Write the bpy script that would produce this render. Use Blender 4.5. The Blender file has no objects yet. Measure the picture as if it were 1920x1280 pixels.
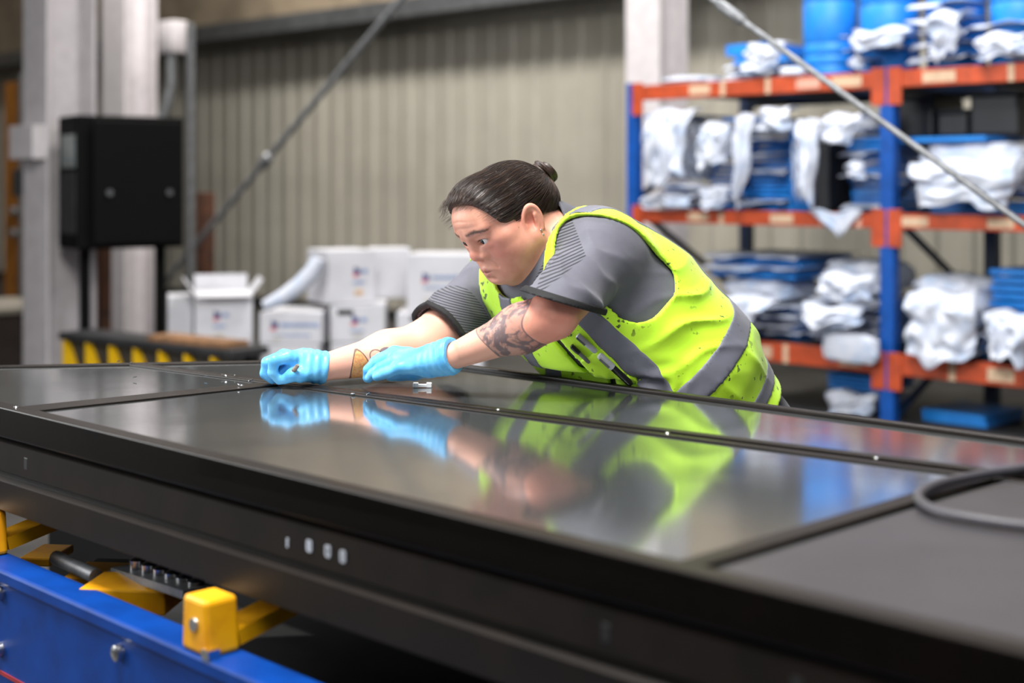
import bpy, bmesh, math, random
import numpy as np
from mathutils import Vector, Matrix

# ------------------------------------------------------------------ camera, world, lights, exposure
SC = bpy.context.scene
COL = SC.collection
CAMZ = 1.335                 # eye height
FPX = 2667.0                 # focal length in pixels of the 1920 frame (50 mm lens)
HORIZON = 338.0              # image row of the horizon (lens shifted downwards)
cam_d = bpy.data.cameras.new('camera')
cam = bpy.data.objects.new('camera', cam_d)
COL.objects.link(cam)
cam.location = (0, 0, CAMZ)
cam.rotation_euler = (math.radians(90), 0, 0)
cam_d.sensor_width = 36.0
cam_d.lens = FPX / 1920 * 36.0
cam_d.shift_y = -(640 - HORIZON) / 1920
cam_d.clip_start = 0.05
cam_d.clip_end = 100
cam_d.dof.use_dof = True
cam_d.dof.focus_distance = 2.62
cam_d.dof.aperture_fstop = 2.1
SC.camera = cam

world = bpy.data.worlds.new('world')
SC.world = world
world.use_nodes = True
world.node_tree.nodes['Background'].inputs[0].default_value = (0.85, 0.92, 1.0, 1)
world.node_tree.nodes['Background'].inputs[1].default_value = 0.12

SC.view_settings.view_transform = 'Standard'
SC.view_settings.look = 'None'
SC.view_settings.exposure = 0.0
SC.view_settings.gamma = 1.0
SC.view_settings.use_curve_mapping = False


def area_light(name, loc, target, size, size_y, power, color=(1, 1, 1)):
    d = bpy.data.lights.new(name, 'AREA')
    d.shape = 'RECTANGLE'
    d.size = size
    d.size_y = size_y
    d.energy = power
    d.color = color
    o = bpy.data.objects.new(name, d)
    COL.objects.link(o)
    o.location = loc
    o.rotation_euler = (Vector(target) - Vector(loc)).to_track_quat('-Z', 'Y').to_euler()
    return o


# high-bay hall lamps overhead, an added fill behind the camera, daylight from the open hall door at the left
area_light('bench_lamp_light', (-.8, 1.5, 4.4), (0.05, 2.7, 1.0), 1.7, 1.2, 350, (1.0, 0.98, 0.95))
area_light('front_fill_light', (.6, -2.4, 4.6), (0.3, 2.7, 1.0), 2.4, 1.6, 110, (1.0, 0.99, 0.97))  # added soft fill, brightens the camera side of the worker
area_light('hall_door_light', (-4.4, 3.4, 2.4), (0.3, 2.9, 1.0), 2.6, 2.2, 205, (0.97, 0.99, 1.0))
area_light('wall_lamp_light', (-2.6, 9.2, 6.4), (-1.6, 12.6, 1.2), 1.0, 1.0, 560, (1.0, 0.97, 0.92))
area_light('wall_lamp_light', (1.0, 6.4, 6.4), (2.2, 10.0, 1.2), 1.0, 1.0, 270, (1.0, 0.97, 0.92))
area_light('rack_lamp_light', (.9, 4.6, 4.4), (2.2, 7.2, 1.0), 1.6, 1.2, 110, (0.97, 0.98, 1.0))

# ------------------------------------------------------------------ helpers
def P(px, py, depth):
    """world point seen at a pixel of the 1920x1280 frame at a given distance along the view"""
    return np.array([(px - 960) / FPX * depth, depth, CAMZ + (HORIZON - py) / FPX * depth])


def nrm(v):
    v = np.asarray(v, float)
    return v / np.linalg.norm(v)


def link(o, parent=None):
    COL.objects.link(o)
    if parent is not None:
        o.parent = parent
    return o


def empty(name, loc=(0, 0, 0), rz=0.0):
    o = bpy.data.objects.new(name, None)
    o.empty_display_size = 0.1
    o.location = Vector(loc)
    o.rotation_euler = (0, 0, rz)
    COL.objects.link(o)
    return o


def tag(o, label=None, cat=None, group=None, kind=None):
    if label:
        o['label'] = label
    if cat:
        o['category'] = cat
    if group:
        o['group'] = group
    if kind:
        o['kind'] = kind
    return o


def mesh_np(name, v, f, mat=None, parent=None, smooth=True, attrs=None, keep_world=True):
    me = bpy.data.meshes.new(name)
    me.from_pydata(v.tolist() if hasattr(v, 'tolist') else v, [], f.tolist() if hasattr(f, 'tolist') else f)
    if smooth:
        me.polygons.foreach_set('use_smooth', [True] * len(me.polygons))
    if attrs:
        for k, a in attrs.items():
            at = me.attributes.new(k, 'FLOAT', 'POINT')
            at.data.foreach_set('value', np.asarray(a, np.float32))
    if mat is not None:
        me.materials.append(mat)
    me.update()
    o = bpy.data.objects.new(name, me)
    link(o, parent)
    return o


class MB:
    """collects simple solids into one mesh"""
    def __init__(s):
        s.v = []
        s.f = []

    def add(s, v, f):
        n = len(s.v)
        s.v += [tuple(map(float, a)) for a in v]
        s.f += [tuple(i + n for i in q) for q in f]
        return s

    def box(s, c, size, ax=None, bev=0.0):
        """box by centre and full size; ax = 3x3 rows of local axes"""
        c = np.asarray(c, float)
        hx, hy, hz = [q / 2 for q in size]
        ax = np.eye(3) if ax is None else np.asarray(ax, float)
        if bev <= 0:
            pts = [(x, y, z) for x in (-hx, hx) for y in (-hy, hy) for z in (-hz, hz)]
            v = [c + np.array(p) @ ax for p in pts]
            f = [(0, 1, 3, 2), (4, 6, 7, 5), (0, 4, 5, 1), (2, 3, 7, 6), (0, 2, 6, 4), (1, 5, 7, 3)]
            return s.add(v, f)
        bm = bmesh.new()
        bmesh.ops.create_cube(bm, size=1)
        for q in bm.verts:
            q.co = Vector((q.co.x * 2 * hx, q.co.y * 2 * hy, q.co.z * 2 * hz))
        bmesh.ops.bevel(bm, geom=list(bm.edges), offset=min(bev, hx * .9, hy * .9, hz * .9), segments=2, affect='EDGES', profile=.5)
        bm.verts.index_update()
        v = [c + np.array(q.co) @ ax for q in bm.verts]
        f = [tuple(w.index for w in q.verts) for q in bm.faces]
        bm.free()
        return s.add(v, f)

    def tube(s, pts, r, n=10, cap=True):
        pts = [np.asarray(p, float) for p in pts]
        rs = r if hasattr(r, '__len__') else [r] * len(pts)
        rings = []
        up = np.array([0.0, 0, 1.0])
        t0 = nrm(pts[1] - pts[0])
        if abs(t0 @ up) > .95:
            up = np.array([1.0, 0, 0])
        a = nrm(np.cross(t0, up))
        v = []
        for i, p in enumerate(pts):
            t = nrm(pts[min(i + 1, len(pts) - 1)] - pts[max(i - 1, 0)])
            a = nrm(a - t * (a @ t))
            b = np.cross(t, a)
            for k in range(n):
                q = 2 * math.pi * k / n
                v.append(p + rs[i] * (math.cos(q) * a + math.sin(q) * b))
        f = []
        for i in range(len(pts) - 1):
            for k in range(n):
                f.append((i * n + k, i * n + (k + 1) % n, (i + 1) * n + (k + 1) % n, (i + 1) * n + k))
        if cap:
            f.append(tuple(range(n))[::-1])
            f.append(tuple((len(pts) - 1) * n + k for k in range(n)))
        return s.add(v, f)

    def prism(s, poly, a, d):
        """extrude a planar 3D polygon (list of points) along vector d, starting at a offset"""
        a = np.asarray(a, float)
        d = np.asarray(d, float)
        n = len(poly)
        v = [np.asarray(p, float) + a for p in poly] + [np.asarray(p, float) + a + d for p in poly]
        f = [tuple(range(n))[::-1], tuple(range(n, 2 * n))]
        f += [(i, (i + 1) % n, n + (i + 1) % n, n + i) for i in range(n)]
        return s.add(v, f)

    def build(s, name, mat, parent=None, smooth=False, origin=None):
        v = np.array(s.v, float)
        if origin is not None:
            v = v - np.asarray(origin, float)
        o = mesh_np(name, v, s.f, mat, parent, smooth)
        bm = bmesh.new()
        bm.from_mesh(o.data)
        bmesh.ops.recalc_face_normals(bm, faces=bm.faces)
        bm.to_mesh(o.data)
        bm.free()
        if smooth:
            try:
                o.data.set_sharp_from_angle(angle=math.radians(38))
            except Exception:
                pass
        if origin is not None:
            o.location = Vector([float(q) for q in origin])
        return o


def copy_tree(o, parent=None):
    c = o.copy()
    COL.objects.link(c)
    c.parent = parent
    for ch in list(o.children):
        copy_tree(ch, c)
    return c


# ------------------------------------------------------------------ materials
def srgb(r, g, b):
    return tuple(((c / 255) / 12.92 if c <= 10.3 else ((c / 255 + .055) / 1.055) ** 2.4) for c in (r, g, b)) + (1,)


class NT:
    def __init__(s, name):
        s.m = bpy.data.materials.new(name)
        s.m.use_nodes = True
        s.t = s.m.node_tree
        s.b = s.t.nodes['Principled BSDF']

    def n(s, typ, ins=None, **kw):
        nd = s.t.nodes.new(typ)
        for k, v in kw.items():
            setattr(nd, k, v)
        for k, v in (ins or {}).items():
            s.put(nd.inputs[k], v)
        return nd

    def put(s, sock, v):
        if isinstance(v, bpy.types.NodeSocket):
            s.t.links.new(v, sock)
        elif isinstance(v, bpy.types.Node):
            s.t.links.new(v.outputs[0], sock)
        else:
            sock.default_value = v

    def attr(s, name):
        return s.n('ShaderNodeAttribute', attribute_name=name).outputs['Fac']

    def math(s, op, a, b=0.0, c=None):
        nd = s.n('ShaderNodeMath', operation=op)
        s.put(nd.inputs[0], a)
        s.put(nd.inputs[1], b)
        if c is not None:
            s.put(nd.inputs[2], c)
        return nd.outputs[0]

    def step(s, x, lo, hi):
        nd = s.n('ShaderNodeMapRange', interpolation_type='SMOOTHSTEP')
        s.put(nd.inputs[0], x)
        nd.inputs[1].default_value = lo
        nd.inputs[2].default_value = hi
        return nd.outputs[0]

    def mix(s, f, a, b):
        nd = s.n('ShaderNodeMix', data_type='RGBA')
        s.put(nd.inputs[0], f)
        s.put(nd.inputs[6], a)
        s.put(nd.inputs[7], b)
        return nd.outputs[2]

    def noise(s, scale, detail=4, rough=.55, vec=None, dist=0.0):
        if vec is None:
            vec = s.n('ShaderNodeTexCoord').outputs['Object']
        nd = s.n('ShaderNodeTexNoise')
        s.put(nd.inputs['Vector'], vec)
        nd.inputs['Scale'].default_value = scale
        nd.inputs['Detail'].default_value = detail
        nd.inputs['Roughness'].default_value = rough
        nd.inputs['Distortion'].default_value = dist
        return nd.outputs['Fac']

    def scaled(s, vx, vy, vz, rot=(0, 0, 0)):
        return s.n('ShaderNodeMapping', {'Vector': s.n('ShaderNodeTexCoord').outputs['Object'], 'Scale': (vx, vy, vz), 'Rotation': rot}).outputs[0]

    def bump(s, h, strength=.3, dist=.002):
        nd = s.n('ShaderNodeBump')
        nd.inputs['Strength'].default_value = strength
        nd.inputs['Distance'].default_value = dist
        s.put(nd.inputs['Height'], h)
        s.t.links.new(nd.outputs[0], s.b.inputs['Normal'])

    def set(s, **kw):
        for k, v in kw.items():
            s.put(s.b.inputs[k.replace('_', ' ')], v)
        return s.m


def simple(name, c, rough=.5, metal=0.0, var=.12, scale=12, bump=0.0, bscale=60, spec=None, c2=None):
    t = NT(name)
    base = srgb(*c)
    if c2 is None:
        c2 = tuple(q * (1 - var) for q in c)
    t.set(Base_Color=t.mix(t.step(t.noise(scale), .35, .7), base, srgb(*c2)), Roughness=rough, Metallic=metal)
    if spec is not None:
        t.b.inputs['Specular IOR Level'].default_value = spec
    if bump > 0:
        t.bump(t.noise(bscale), bump)
    return t.m


# ------------------------------------------------------------------ signed-distance sculpting
def smin(a, b, k):
    h = np.clip(.5 + .5 * (b - a) / k, 0, 1)
    return b + (a - b) * h - k * h * (1 - h)


def smax(a, b, k):
    return -smin(-a, -b, k)


def rc(p, a, b, r1, r2):
    a = np.asarray(a, np.float32)
    ba = np.asarray(b, np.float32) - a
    pa = p - a
    h = np.clip((pa @ ba) / float(ba @ ba), 0, 1)
    return np.sqrt(((pa - h[:, None] * ba) ** 2).sum(1)) - (r1 + (r2 - r1) * h)


def ell(p, c, r, R=None):
    q = p - np.asarray(c, np.float32)
    if R is not None:
        q = q @ np.asarray(R, np.float32).T          # R rows are the local axes
    r = np.asarray(r, np.float32)
    k0 = np.sqrt(((q / r) ** 2).sum(1)) + 1e-9
    k1 = np.sqrt(((q / (r * r)) ** 2).sum(1)) + 1e-9
    return k0 * (k0 - 1) / k1


def chain(p, pts, rs, k=.004):
    d = None
    for i in range(len(pts) - 1):
        e = rc(p, pts[i], pts[i + 1], rs[i], rs[i + 1])
        d = e if d is None else smin(d, e, k)
    return d


def axis_coords(lo, hi, h, fine=None):
    """grid lines from lo to hi with step h, step hf inside fine=(lo,hi,hf)"""
    if fine is None:
        return np.arange(lo, hi + h, h)
    out = [lo]
    while out[-1] < hi:
        x = out[-1]
        dist = max(fine[0] - x, x - fine[1], 0)
        out.append(x + min(h, fine[2] + .12 * dist))
    return np.array(out)


def surface_nets(sdf, xs, ys, zs, B=8):
    def pad(a):
        n = (-len(a)) % B
        st = a[-1] - a[-2]
        return np.concatenate([a, a[-1] + st * np.arange(1, n + 1)]).astype(np.float32)
    xs, ys, zs = pad(np.asarray(xs)), pad(np.asarray(ys)), pad(np.asarray(zs))
    nx, ny, nz = len(xs), len(ys), len(zs)

    def cen(a):
        b = a.reshape(-1, B)
        e = np.append(b[1:, 0], b[-1, -1])
        return (b[:, 0] + e) / 2, (e - b[:, 0]) / 2
    cx, hx = cen(xs)
    cy, hy = cen(ys)
    cz, hz = cen(zs)
    g = np.stack(np.meshgrid(cx, cy, cz, indexing='ij'), -1).reshape(-1, 3)
    rad = np.sqrt(hx[:, None, None] ** 2 + hy[None, :, None] ** 2 + hz[None, None, :] ** 2)
    dc = sdf(g.astype(np.float32)).reshape(rad.shape)
    keep = np.abs(dc) < rad * 1.6 + .008
    D = np.repeat(np.repeat(np.repeat(np.where(dc < 0, -1, 1).astype(np.float32), B, 0), B, 1), B, 2)
    bi = np.argwhere(keep)
    o = np.arange(B)
    for c0 in range(0, len(bi), 1500):
        b = bi[c0:c0 + 1500]
        ix = (b[:, 0, None] * B + o)
        iy = (b[:, 1, None] * B + o)
        iz = (b[:, 2, None] * B + o)
        I = np.broadcast_to(ix[:, :, None, None], (len(b), B, B, B)).reshape(-1)
        J = np.broadcast_to(iy[:, None, :, None], (len(b), B, B, B)).reshape(-1)
        K = np.broadcast_to(iz[:, None, None, :], (len(b), B, B, B)).reshape(-1)
        D[I, J, K] = sdf(np.stack([xs[I], ys[J], zs[K]], 1))
    S = D < 0
    cells = []
    pts = []
    quads = []
    dims = (nx, ny, nz)

    def cid(i, j, k):
        return (i * ny + j) * nz + k
    ax = (xs, ys, zs)
    for a in range(3):
        s0 = [slice(None)] * 3
        s1 = [slice(None)] * 3
        s0[a] = slice(0, dims[a] - 1)
        s1[a] = slice(1, dims[a])
        cr = S[tuple(s0)] != S[tuple(s1)]
        idx = np.argwhere(cr)
        b_, c_ = (a + 1) % 3, (a + 2) % 3
        ok = (idx[:, b_] > 0) & (idx[:, c_] > 0) & (idx[:, b_] < dims[b_] - 1) & (idx[:, c_] < dims[c_] - 1)
        idx = idx[ok]
        i1 = idx.copy()
        i1[:, a] += 1
        d0 = D[idx[:, 0], idx[:, 1], idx[:, 2]]
        d1 = D[i1[:, 0], i1[:, 1], i1[:, 2]]
        t = d0 / (d0 - d1)
        p = np.stack([ax[q][idx[:, q]] for q in range(3)], 1).astype(np.float64)
        p[:, a] += t * (ax[a][i1[:, a]] - ax[a][idx[:, a]])
        q4 = []
        for db, dcc in ((0, 0), (-1, 0), (-1, -1), (0, -1)):
            w = idx.copy()
            w[:, b_] += db
            w[:, c_] += dcc
            q4.append(cid(w[:, 0], w[:, 1], w[:, 2]))
        q4 = np.stack(q4, 1)
        flip = d0 > 0
        q4[flip] = q4[flip][:, ::-1]
        quads.append(q4)
        for m in range(4):
            cells.append(q4[:, m])
            pts.append(p)
    cells = np.concatenate(cells)
    pts = np.concatenate(pts)
    quads = np.concatenate(quads)
    u, inv = np.unique(cells, return_inverse=True)
    n = np.bincount(inv).astype(np.float64)
    V = np.stack([np.bincount(inv, weights=pts[:, q]) / n for q in range(3)], 1)
    Fq = np.searchsorted(u, quads)
    return V, Fq


def relax(V, F, it=1, w=.5):
    e = np.concatenate([F[:, [0, 1]], F[:, [1, 2]], F[:, [2, 3]], F[:, [3, 0]]])
    n = len(V)
    for _ in range(it):
        cnt = np.bincount(e[:, 0], minlength=n) + np.bincount(e[:, 1], minlength=n)
        A = np.stack([np.bincount(e[:, 0], weights=V[e[:, 1], q], minlength=n) + np.bincount(e[:, 1], weights=V[e[:, 0], q], minlength=n) for q in range(3)], 1)
        V = V + w * (A / np.maximum(cnt, 1)[:, None] - V)
    return V


def vnoise(p, f, seed=0):
    """cheap smooth pseudo-noise from a few rotated sines, range about -1..1"""
    rs = np.random.RandomState(seed)
    out = np.zeros(len(p), np.float32)
    for i in range(5):
        w = rs.normal(size=3)
        w = w / np.linalg.norm(w) * f * (0.7 + .35 * i)
        out += np.sin(p @ w.astype(np.float32) + rs.rand() * 6.28).astype(np.float32) / (1 + .35 * i)
    return out / 2.6

# ------------------------------------------------------------------ the hall
AX = nrm([-.713, .701, 0])            # direction of the wall, the rack and the bench (towards the far left)
BX = nrm([.701, .713, 0])             # at right angles to it, away from the photographer
UP = np.array([0, 0, 1.0])
RZ = math.atan2(AX[1], AX[0])
AXES = np.stack([AX, BX, UP])

M_FLOOR = simple('concrete_floor', (56, 54, 52), .6, scale=3, var=.3, bump=.1)
M_CLAD = simple('beige_steel_cladding', (158, 153, 141), .55, scale=2, var=.06)
M_UPPER = simple('brown_grey_upper_wall', (150, 134, 112), .7, scale=2, var=.2)
M_STEEL = simple('grey_steel', (112, 114, 116), .45, .6, var=.15)
M_GALV = simple('galvanised_steel', (124, 126, 129), .45, .35, var=.2, scale=30)
M_WHITE = simple('white_painted_steel', (196, 190, 192), .5, var=.05)
M_BLACK = simple('black_painted_metal', (5, 5, 5), .6, var=.2, spec=.12)
M_DARK = simple('dark_grey_metal', (44, 44, 46), .55, var=.25)
M_BROWN = simple('brown_rusty_post', (78, 44, 26), .75, var=.35)
M_ORANGE_DOOR = simple('ochre_painted_door', (150, 92, 16), .6, var=.2)
M_YEL = simple('machine_yellow_paint', (240, 172, 8), .42, var=.12, c2=(214, 142, 10))

fl = MB().box((1, 9, -.03), (26, 30, .06)).build('floor', M_FLOOR)
tag(fl, kind='structure')

W0 = np.array([.866, 11.0, 0])
WIN = BX * .50                         # the cladding stands back behind the header


def wall_pt(s, off=0.0, z=0.0):
    return W0 + AX * s + BX * off + UP * z


# corrugated cladding, one sheet after another
PITCH = .27
wl = empty('wall_back', tuple(wall_pt(0, .5)))
tag(wl, kind='structure')
prof = [(0, 0), (.050, 0), (.072, -.024), (.118, -.024), (.140, 0), (.27, 0)]
sheet = MB()
NP = 5
pts = []
for k in range(NP):
    pts += [(k * PITCH + a, b) for a, b in prof[:-1]]
pts.append((NP * PITCH, 0))
v = []
for z in (0, 6.0):
    for a, b in pts:
        v.append((a, b, z))
for z in (0, 6.0):
    for a, b in pts:
        v.append((a, b + .004, z))
n = len(pts)
f = [(i, i + 1, n + i + 1, n + i) for i in range(n - 1)] + [(2 * n + i + 1, 2 * n + i, 3 * n + i, 3 * n + i + 1) for i in range(n - 1)]
sheet.add(v, f)
first = None
for k in range(-7, 10):
    if first is None:
        o = sheet.build('cladding_sheet', M_CLAD, wl)
        first = o
    else:
        o = first.copy()
        COL.objects.link(o)
        o.parent = wl
    o.location = Vector([float(q) for q in AX * (k * NP * PITCH)])
    o.rotation_euler = (0, 0, RZ)
    o.scale = (1, -1, 1)
# upper wall in front of the cladding, carried by a steel header
up = MB().box(wall_pt(3.0, .20, 4.9), (19, .36, 3.9), AXES).build('wall_upper', M_UPPER)
tag(up, kind='structure')
hd = MB()
hd.box(wall_pt(3.0, .26, 2.89), (19, .52, .12), AXES, .008)
hd.box(wall_pt(3.0, -.01, 2.89), (19, .02, .16), AXES)
tag(hd.build('trim_1', M_STEEL), kind='structure')
wlf = MB()
wlf.box(wall_pt(12.4, -7.0, 3.4), (.08, 15.0, 6.8), AXES).build('wall_left', M_UPPER)['kind'] = 'structure'
fl2 = MB().box(wall_pt(3.0, .46, .05), (19, .03, .10), AXES).build('baseboard_back', M_DARK)
tag(fl2, kind='structure')


def i_column(px, depth, fw, dp, name, label, mat=M_WHITE, z1=6.4, base=True):
    """rolled steel column: two flanges and a web, standing on a base plate"""
    c = P(px, HORIZON, depth)
    c[2] = 0
    e = empty(name, tuple(c))
    tag(e, label, 'column')
    q = np.zeros(3)
    MB().box(q + AX * 0 - BX * dp / 2 + UP * z1 / 2, (fw, .022, z1), AXES, .003).build('flange', mat, e)
    MB().box(q + BX * dp / 2 + UP * z1 / 2, (fw, .022, z1), AXES, .003).build('flange', mat, e)
    MB().box(q + UP * z1 / 2, (.016, dp - .022, z1), AXES).build('web', mat, e)
    MB().box(q + UP * .012, (fw + .1, dp + .1, .024), AXES, .004).build('base_plate', M_GALV, e)
    return e


i_column(1232, 9.9, .30, .30, 'steel_column', 'white steel column behind the left end of the blue and orange rack')
colL = i_column(112, 8.6, .30, .30, 'steel_column', 'white steel column at the far left beside the black cabinet')
colM = i_column(243, 11.0, .34, .26, 'steel_column', 'white steel column rising behind the black cabinet')
# cover plate and cable tray on the left column
cq = colL.location
MB().box(np.array([0, 0, 1.56]) - BX * .20 + AX * .0, (.30, .10, .20), AXES, .006).build('junction_cover', M_WHITE, colL)
for k, dx in enumerate((.185,)):
    MB().tube([AX * dx - BX * .12, AX * dx - BX * .12 + UP * 6.3], .022, 10).build('conduit', M_GALV, colL, smooth=True)
MB().box(AX * .21 - BX * .14 + UP * 1.32, (.07, .09, .16), AXES, .01).build('cable_clamp', M_DARK, colL)

# cable box with a hanging conduit on the middle column
bp = P(324, 70, 10.6)
jb = empty('cable_box', tuple(bp))
tag(jb, 'small white cable box with a hanging conduit high on the wall', 'cable box')
MB().box((0, 0, 0), (.19, .14, .24), AXES, .012).build('cover', M_WHITE, jb, smooth=True)
cp = [(-.0, -.04, -.12), (0.0, -.04, -.35), (-.04, -.03, -.52), (-.13, -.02, -.75), (-.2, 0, -1.0), (-.22, 0, -1.3)]
MB().tube([np.array(q) for q in cp], .034, 10).build('conduit', M_GALV, jb, smooth=True)
MB().box((0, .10, 0), (.10, .10, .10), AXES).build('mounting_arm', M_GALV, jb)

# thin galvanised post beside the cabinet
pc = P(357, 338, 10.2)
gp = empty('galvanised_post', (float(pc[0]), float(pc[1]), 0))
tag(gp, 'thin galvanised post to the right of the black cabinet', 'post')
MB().box((0, 0, 1.24), (.045, .045, 2.44), AXES, .004).build('pole', M_GALV, gp)
MB().box((0, 0, .01), (.16, .16, .02), AXES).build('foot_plate', M_GALV, gp)

# black control cabinet on a stand
cc = P(252, 340, 8.3)
cab = empty('control_cabinet', (float(cc[0]), float(cc[1]), 0))
tag(cab, 'black metal cabinet on a stand between the white columns', 'cabinet')
cax = np.stack([nrm([.82, .57, 0]), nrm([-.57, .82, 0]), UP])
zt, zb = CAMZ + (338 - 217) / FPX * 8.3, CAMZ + (338 - 466) / FPX * 8.3
zm, hh = (zt + zb) / 2, zt - zb
MB().box(cax[1] * .22 + UP * zm, (.64, .36, hh), cax, .012).build('housing', M_BLACK, cab)
MB().box(cax[0] * .02 - cax[1] * .01 + UP * zm, (.53, .02, hh - .06), cax, .006).build('door', M_BLACK, cab)
M_WIN = simple('grey_window_glass', (120, 128, 128), .25, var=.1)
sideq = -cax[0] * .324 + cax[1] * .20
MB().box(sideq + UP * (zm + .18), (.012, .24, .19), cax).build('side_window', M_WIN, cab)
MB().box(sideq + UP * (zm - .12), (.012, .26, .36), cax).build('side_panel', M_DARK, cab)
for dx in (-.16, .2):
    MB().tube([cax[0] * dx - cax[1] * .045 + UP * (zm - .06), cax[0] * dx - cax[1] * .03 + UP * (zm - .06)], .018, 12).build('lock', M_STEEL, cab)
for dx in (-.22, .24):
    MB().box(cax[0] * dx + cax[1] * .22 + UP * zb / 2, (.05, .05, zb), cax).build('leg', M_BLACK, cab)
MB().box(cax[0] * .0 + cax[1] * .22 + UP * .02, (.62, .4, .04), cax).build('foot', M_BLACK, cab)

# brown posts leaning behind the cabinet
for px, dep, w, lab in ((183, 9.2, .15, 'broad brown timber post under the black cabinet'), (385, 11.4, .10, 'narrow brown post behind the galvanised post')):
    c = P(px, 338, dep)
    o = MB()
    o.box((0, 0, .62), (w, .12, 1.24), AXES, .006)
    b = o.build('timber_post', M_BROWN, None)
    b.location = (float(c[0]), float(c[1]), 0)
    tag(b, lab, 'post')

# ochre door and dark locker seen past the left column
dq = P(28, 330, 13.0)
dr = empty('door_1', (float(dq[0]), float(dq[1]), 0))
tag(dr, kind='structure')
MB().box((0, 0, 1.18), (.30, .06, 2.1), AXES, .005).build('door_leaf', M_ORANGE_DOOR, dr)
MB().box(AX * -.19 + UP * 1.15, (.05, .10, 2.3), AXES).build('door_frame', M_STEEL, dr)
for k in range(2):
    MB().tube([-BX * .08 + AX * -.08 + UP * (.86 + .2 * k), -BX * .03 + AX * -.08 + UP * (.86 + .2 * k)], .035, 10).build('door_handle', M_GALV, dr)
lq = P(8, 600, 9.6)
lk = empty('locker', (float(lq[0]), float(lq[1]), 0))
tag(lk, 'dark brown locker low at the left edge', 'locker')
M_LOCK = simple('dark_brown_locker', (46, 36, 32), .6)
MB().box((0, 0, .24), (.8, .5, .46), AXES, .008).build('body', M_LOCK, lk)
MB().box((0, 0, .49), (.86, .56, .04), AXES, .006).build('top', simple('grey_top', (120, 114, 104), .6), lk)
MB().box(-BX * .256 + UP * .25, (.36, .02, .4), AXES, .004).build('door', M_LOCK, lk)
MB().box(-BX * .27 + AX * .12 + UP * .28, (.02, .02, .09), AXES).build('handle', M_GALV, lk)


def brace(pa, pb, r, label, joint=None):
    a, b = np.asarray(pa), np.asarray(pb)
    mid = a + (b - a) * joint
    d = (b - a) / (b - a)[2]
    a, b = a + d * (6.2 - a[2]), b + d * (.09 - b[2])          # anchored high on the frame and at the floor
    joint = np.linalg.norm(mid - a) / np.linalg.norm(b - a)
    e = empty('brace_rod', tuple(b))
    tag(e, label, 'brace')
    MB().tube([a - b, b - b], r, 12).build('rod', M_GALV, e, smooth=True)
    d = nrm(b - a)
    if joint:
        q = (b - a) * joint + a - b
        MB().tube([q - d * .07, q - d * .05, q + d * .05, q + d * .07], [r, r * 1.9, r * 1.9, r], 12).build('turnbuckle', M_GALV, e, smooth=True)
    for q in (a - b, b - b):
        MB().box(q, (.09, .02, .16), AXES).build('end_plate', M_GALV, e)
    return e


brace(P(842, -110, 9.6), P(236, 615, 11.6), .024, 'galvanised diagonal brace rod crossing the beige cladding', .52)
brace(P(1250, -64, 5.0), P(2080, 537, 4.0), .0105, 'galvanised diagonal brace rod in front of the rack', .175)

# ------------------------------------------------------------------ the facade panel on the bench
TZ = .95


def T(px, py, z=TZ):
    Y = (CAMZ - z) * FPX / (py - HORIZON)
    return np.array([(px - 960) / FPX * Y, Y])


class L2:
    def __init__(s, p, q):
        s.p = np.asarray(p, float)
        s.d = nrm(np.asarray(q, float) - s.p)

    def off(s, k):                       # shift to the left-hand side
        o = L2(s.p, s.p + s.d)
        o.p = s.p + k * np.array([-s.d[1], s.d[0]])
        return o

    def x(s, o):
        A = np.array([[s.d[0], -o.d[0]], [s.d[1], -o.d[1]]])
        t = np.linalg.solve(A, o.p - s.p)
        return s.p + s.d * t[0]


NEAR = L2(T(63, 778), T(1253, 1063))          # outer near edge, running to the right
FAR = L2(T(907, 690), T(1913, 824))
ENDL = L2(T(0, 685), T(483, 676))
ENDR = L2((.798, .785), (1.45, 1.44))
GNEAR = L2(T(63, 770), T(1253, 1047))
MUP = L2(T(255, 680), T(1645, 852))
MLO = L2(T(225, 681), T(1645, 868))
CUP = L2(T(30, 762), T(477, 717))
CLO = L2(T(63, 770), T(505, 722.5))
RG = L2(T(1259, 1053), T(1824, 889))


def bronze():
    t = NT('dark_bronze_frame')
    t.set(Base_Color=t.mix(t.step(t.noise(14, 5), .35, .7), srgb(27, 21, 17), srgb(21, 17, 14)), Roughness=.42, Metallic=.15)
    t.b.inputs['Specular IOR Level'].default_value = .28
    t.bump(t.noise(300, 3), .08, .001)
    return t.m


def gloss():
    t = NT('glossy_dark_panel')
    sm = t.noise(5, 5, .6)
    fine = t.noise(90, 4, .6)
    sp = t.step(t.noise(240, 2, .5), .74, .80)
    col = t.mix(t.step(sm, .3, .75), srgb(146, 150, 152), srgb(130, 134, 137))
    col = t.mix(t.math('MULTIPLY', sp, .35), col, srgb(150, 152, 154))
    t.set(Base_Color=col, Metallic=.86, Roughness=t.math('ADD', .065, t.math('ADD', t.math('MULTIPLY', t.step(sm, .4, .8), .05), t.math('MULTIPLY', fine, .04))))
    t.b.inputs['IOR'].default_value = 1.6
    t.bump(t.noise(3.0, 2), .03, .004)
    return t.m


def matte():
    t = NT('satin_dark_plate')
    t.set(Base_Color=t.mix(t.step(t.noise(6, 4), .3, .7), srgb(64, 62, 66), srgb(56, 54, 58)), Roughness=.46, Metallic=.2)
    t.bump(t.noise(400, 2), .05, .001)
    return t.m


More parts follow.
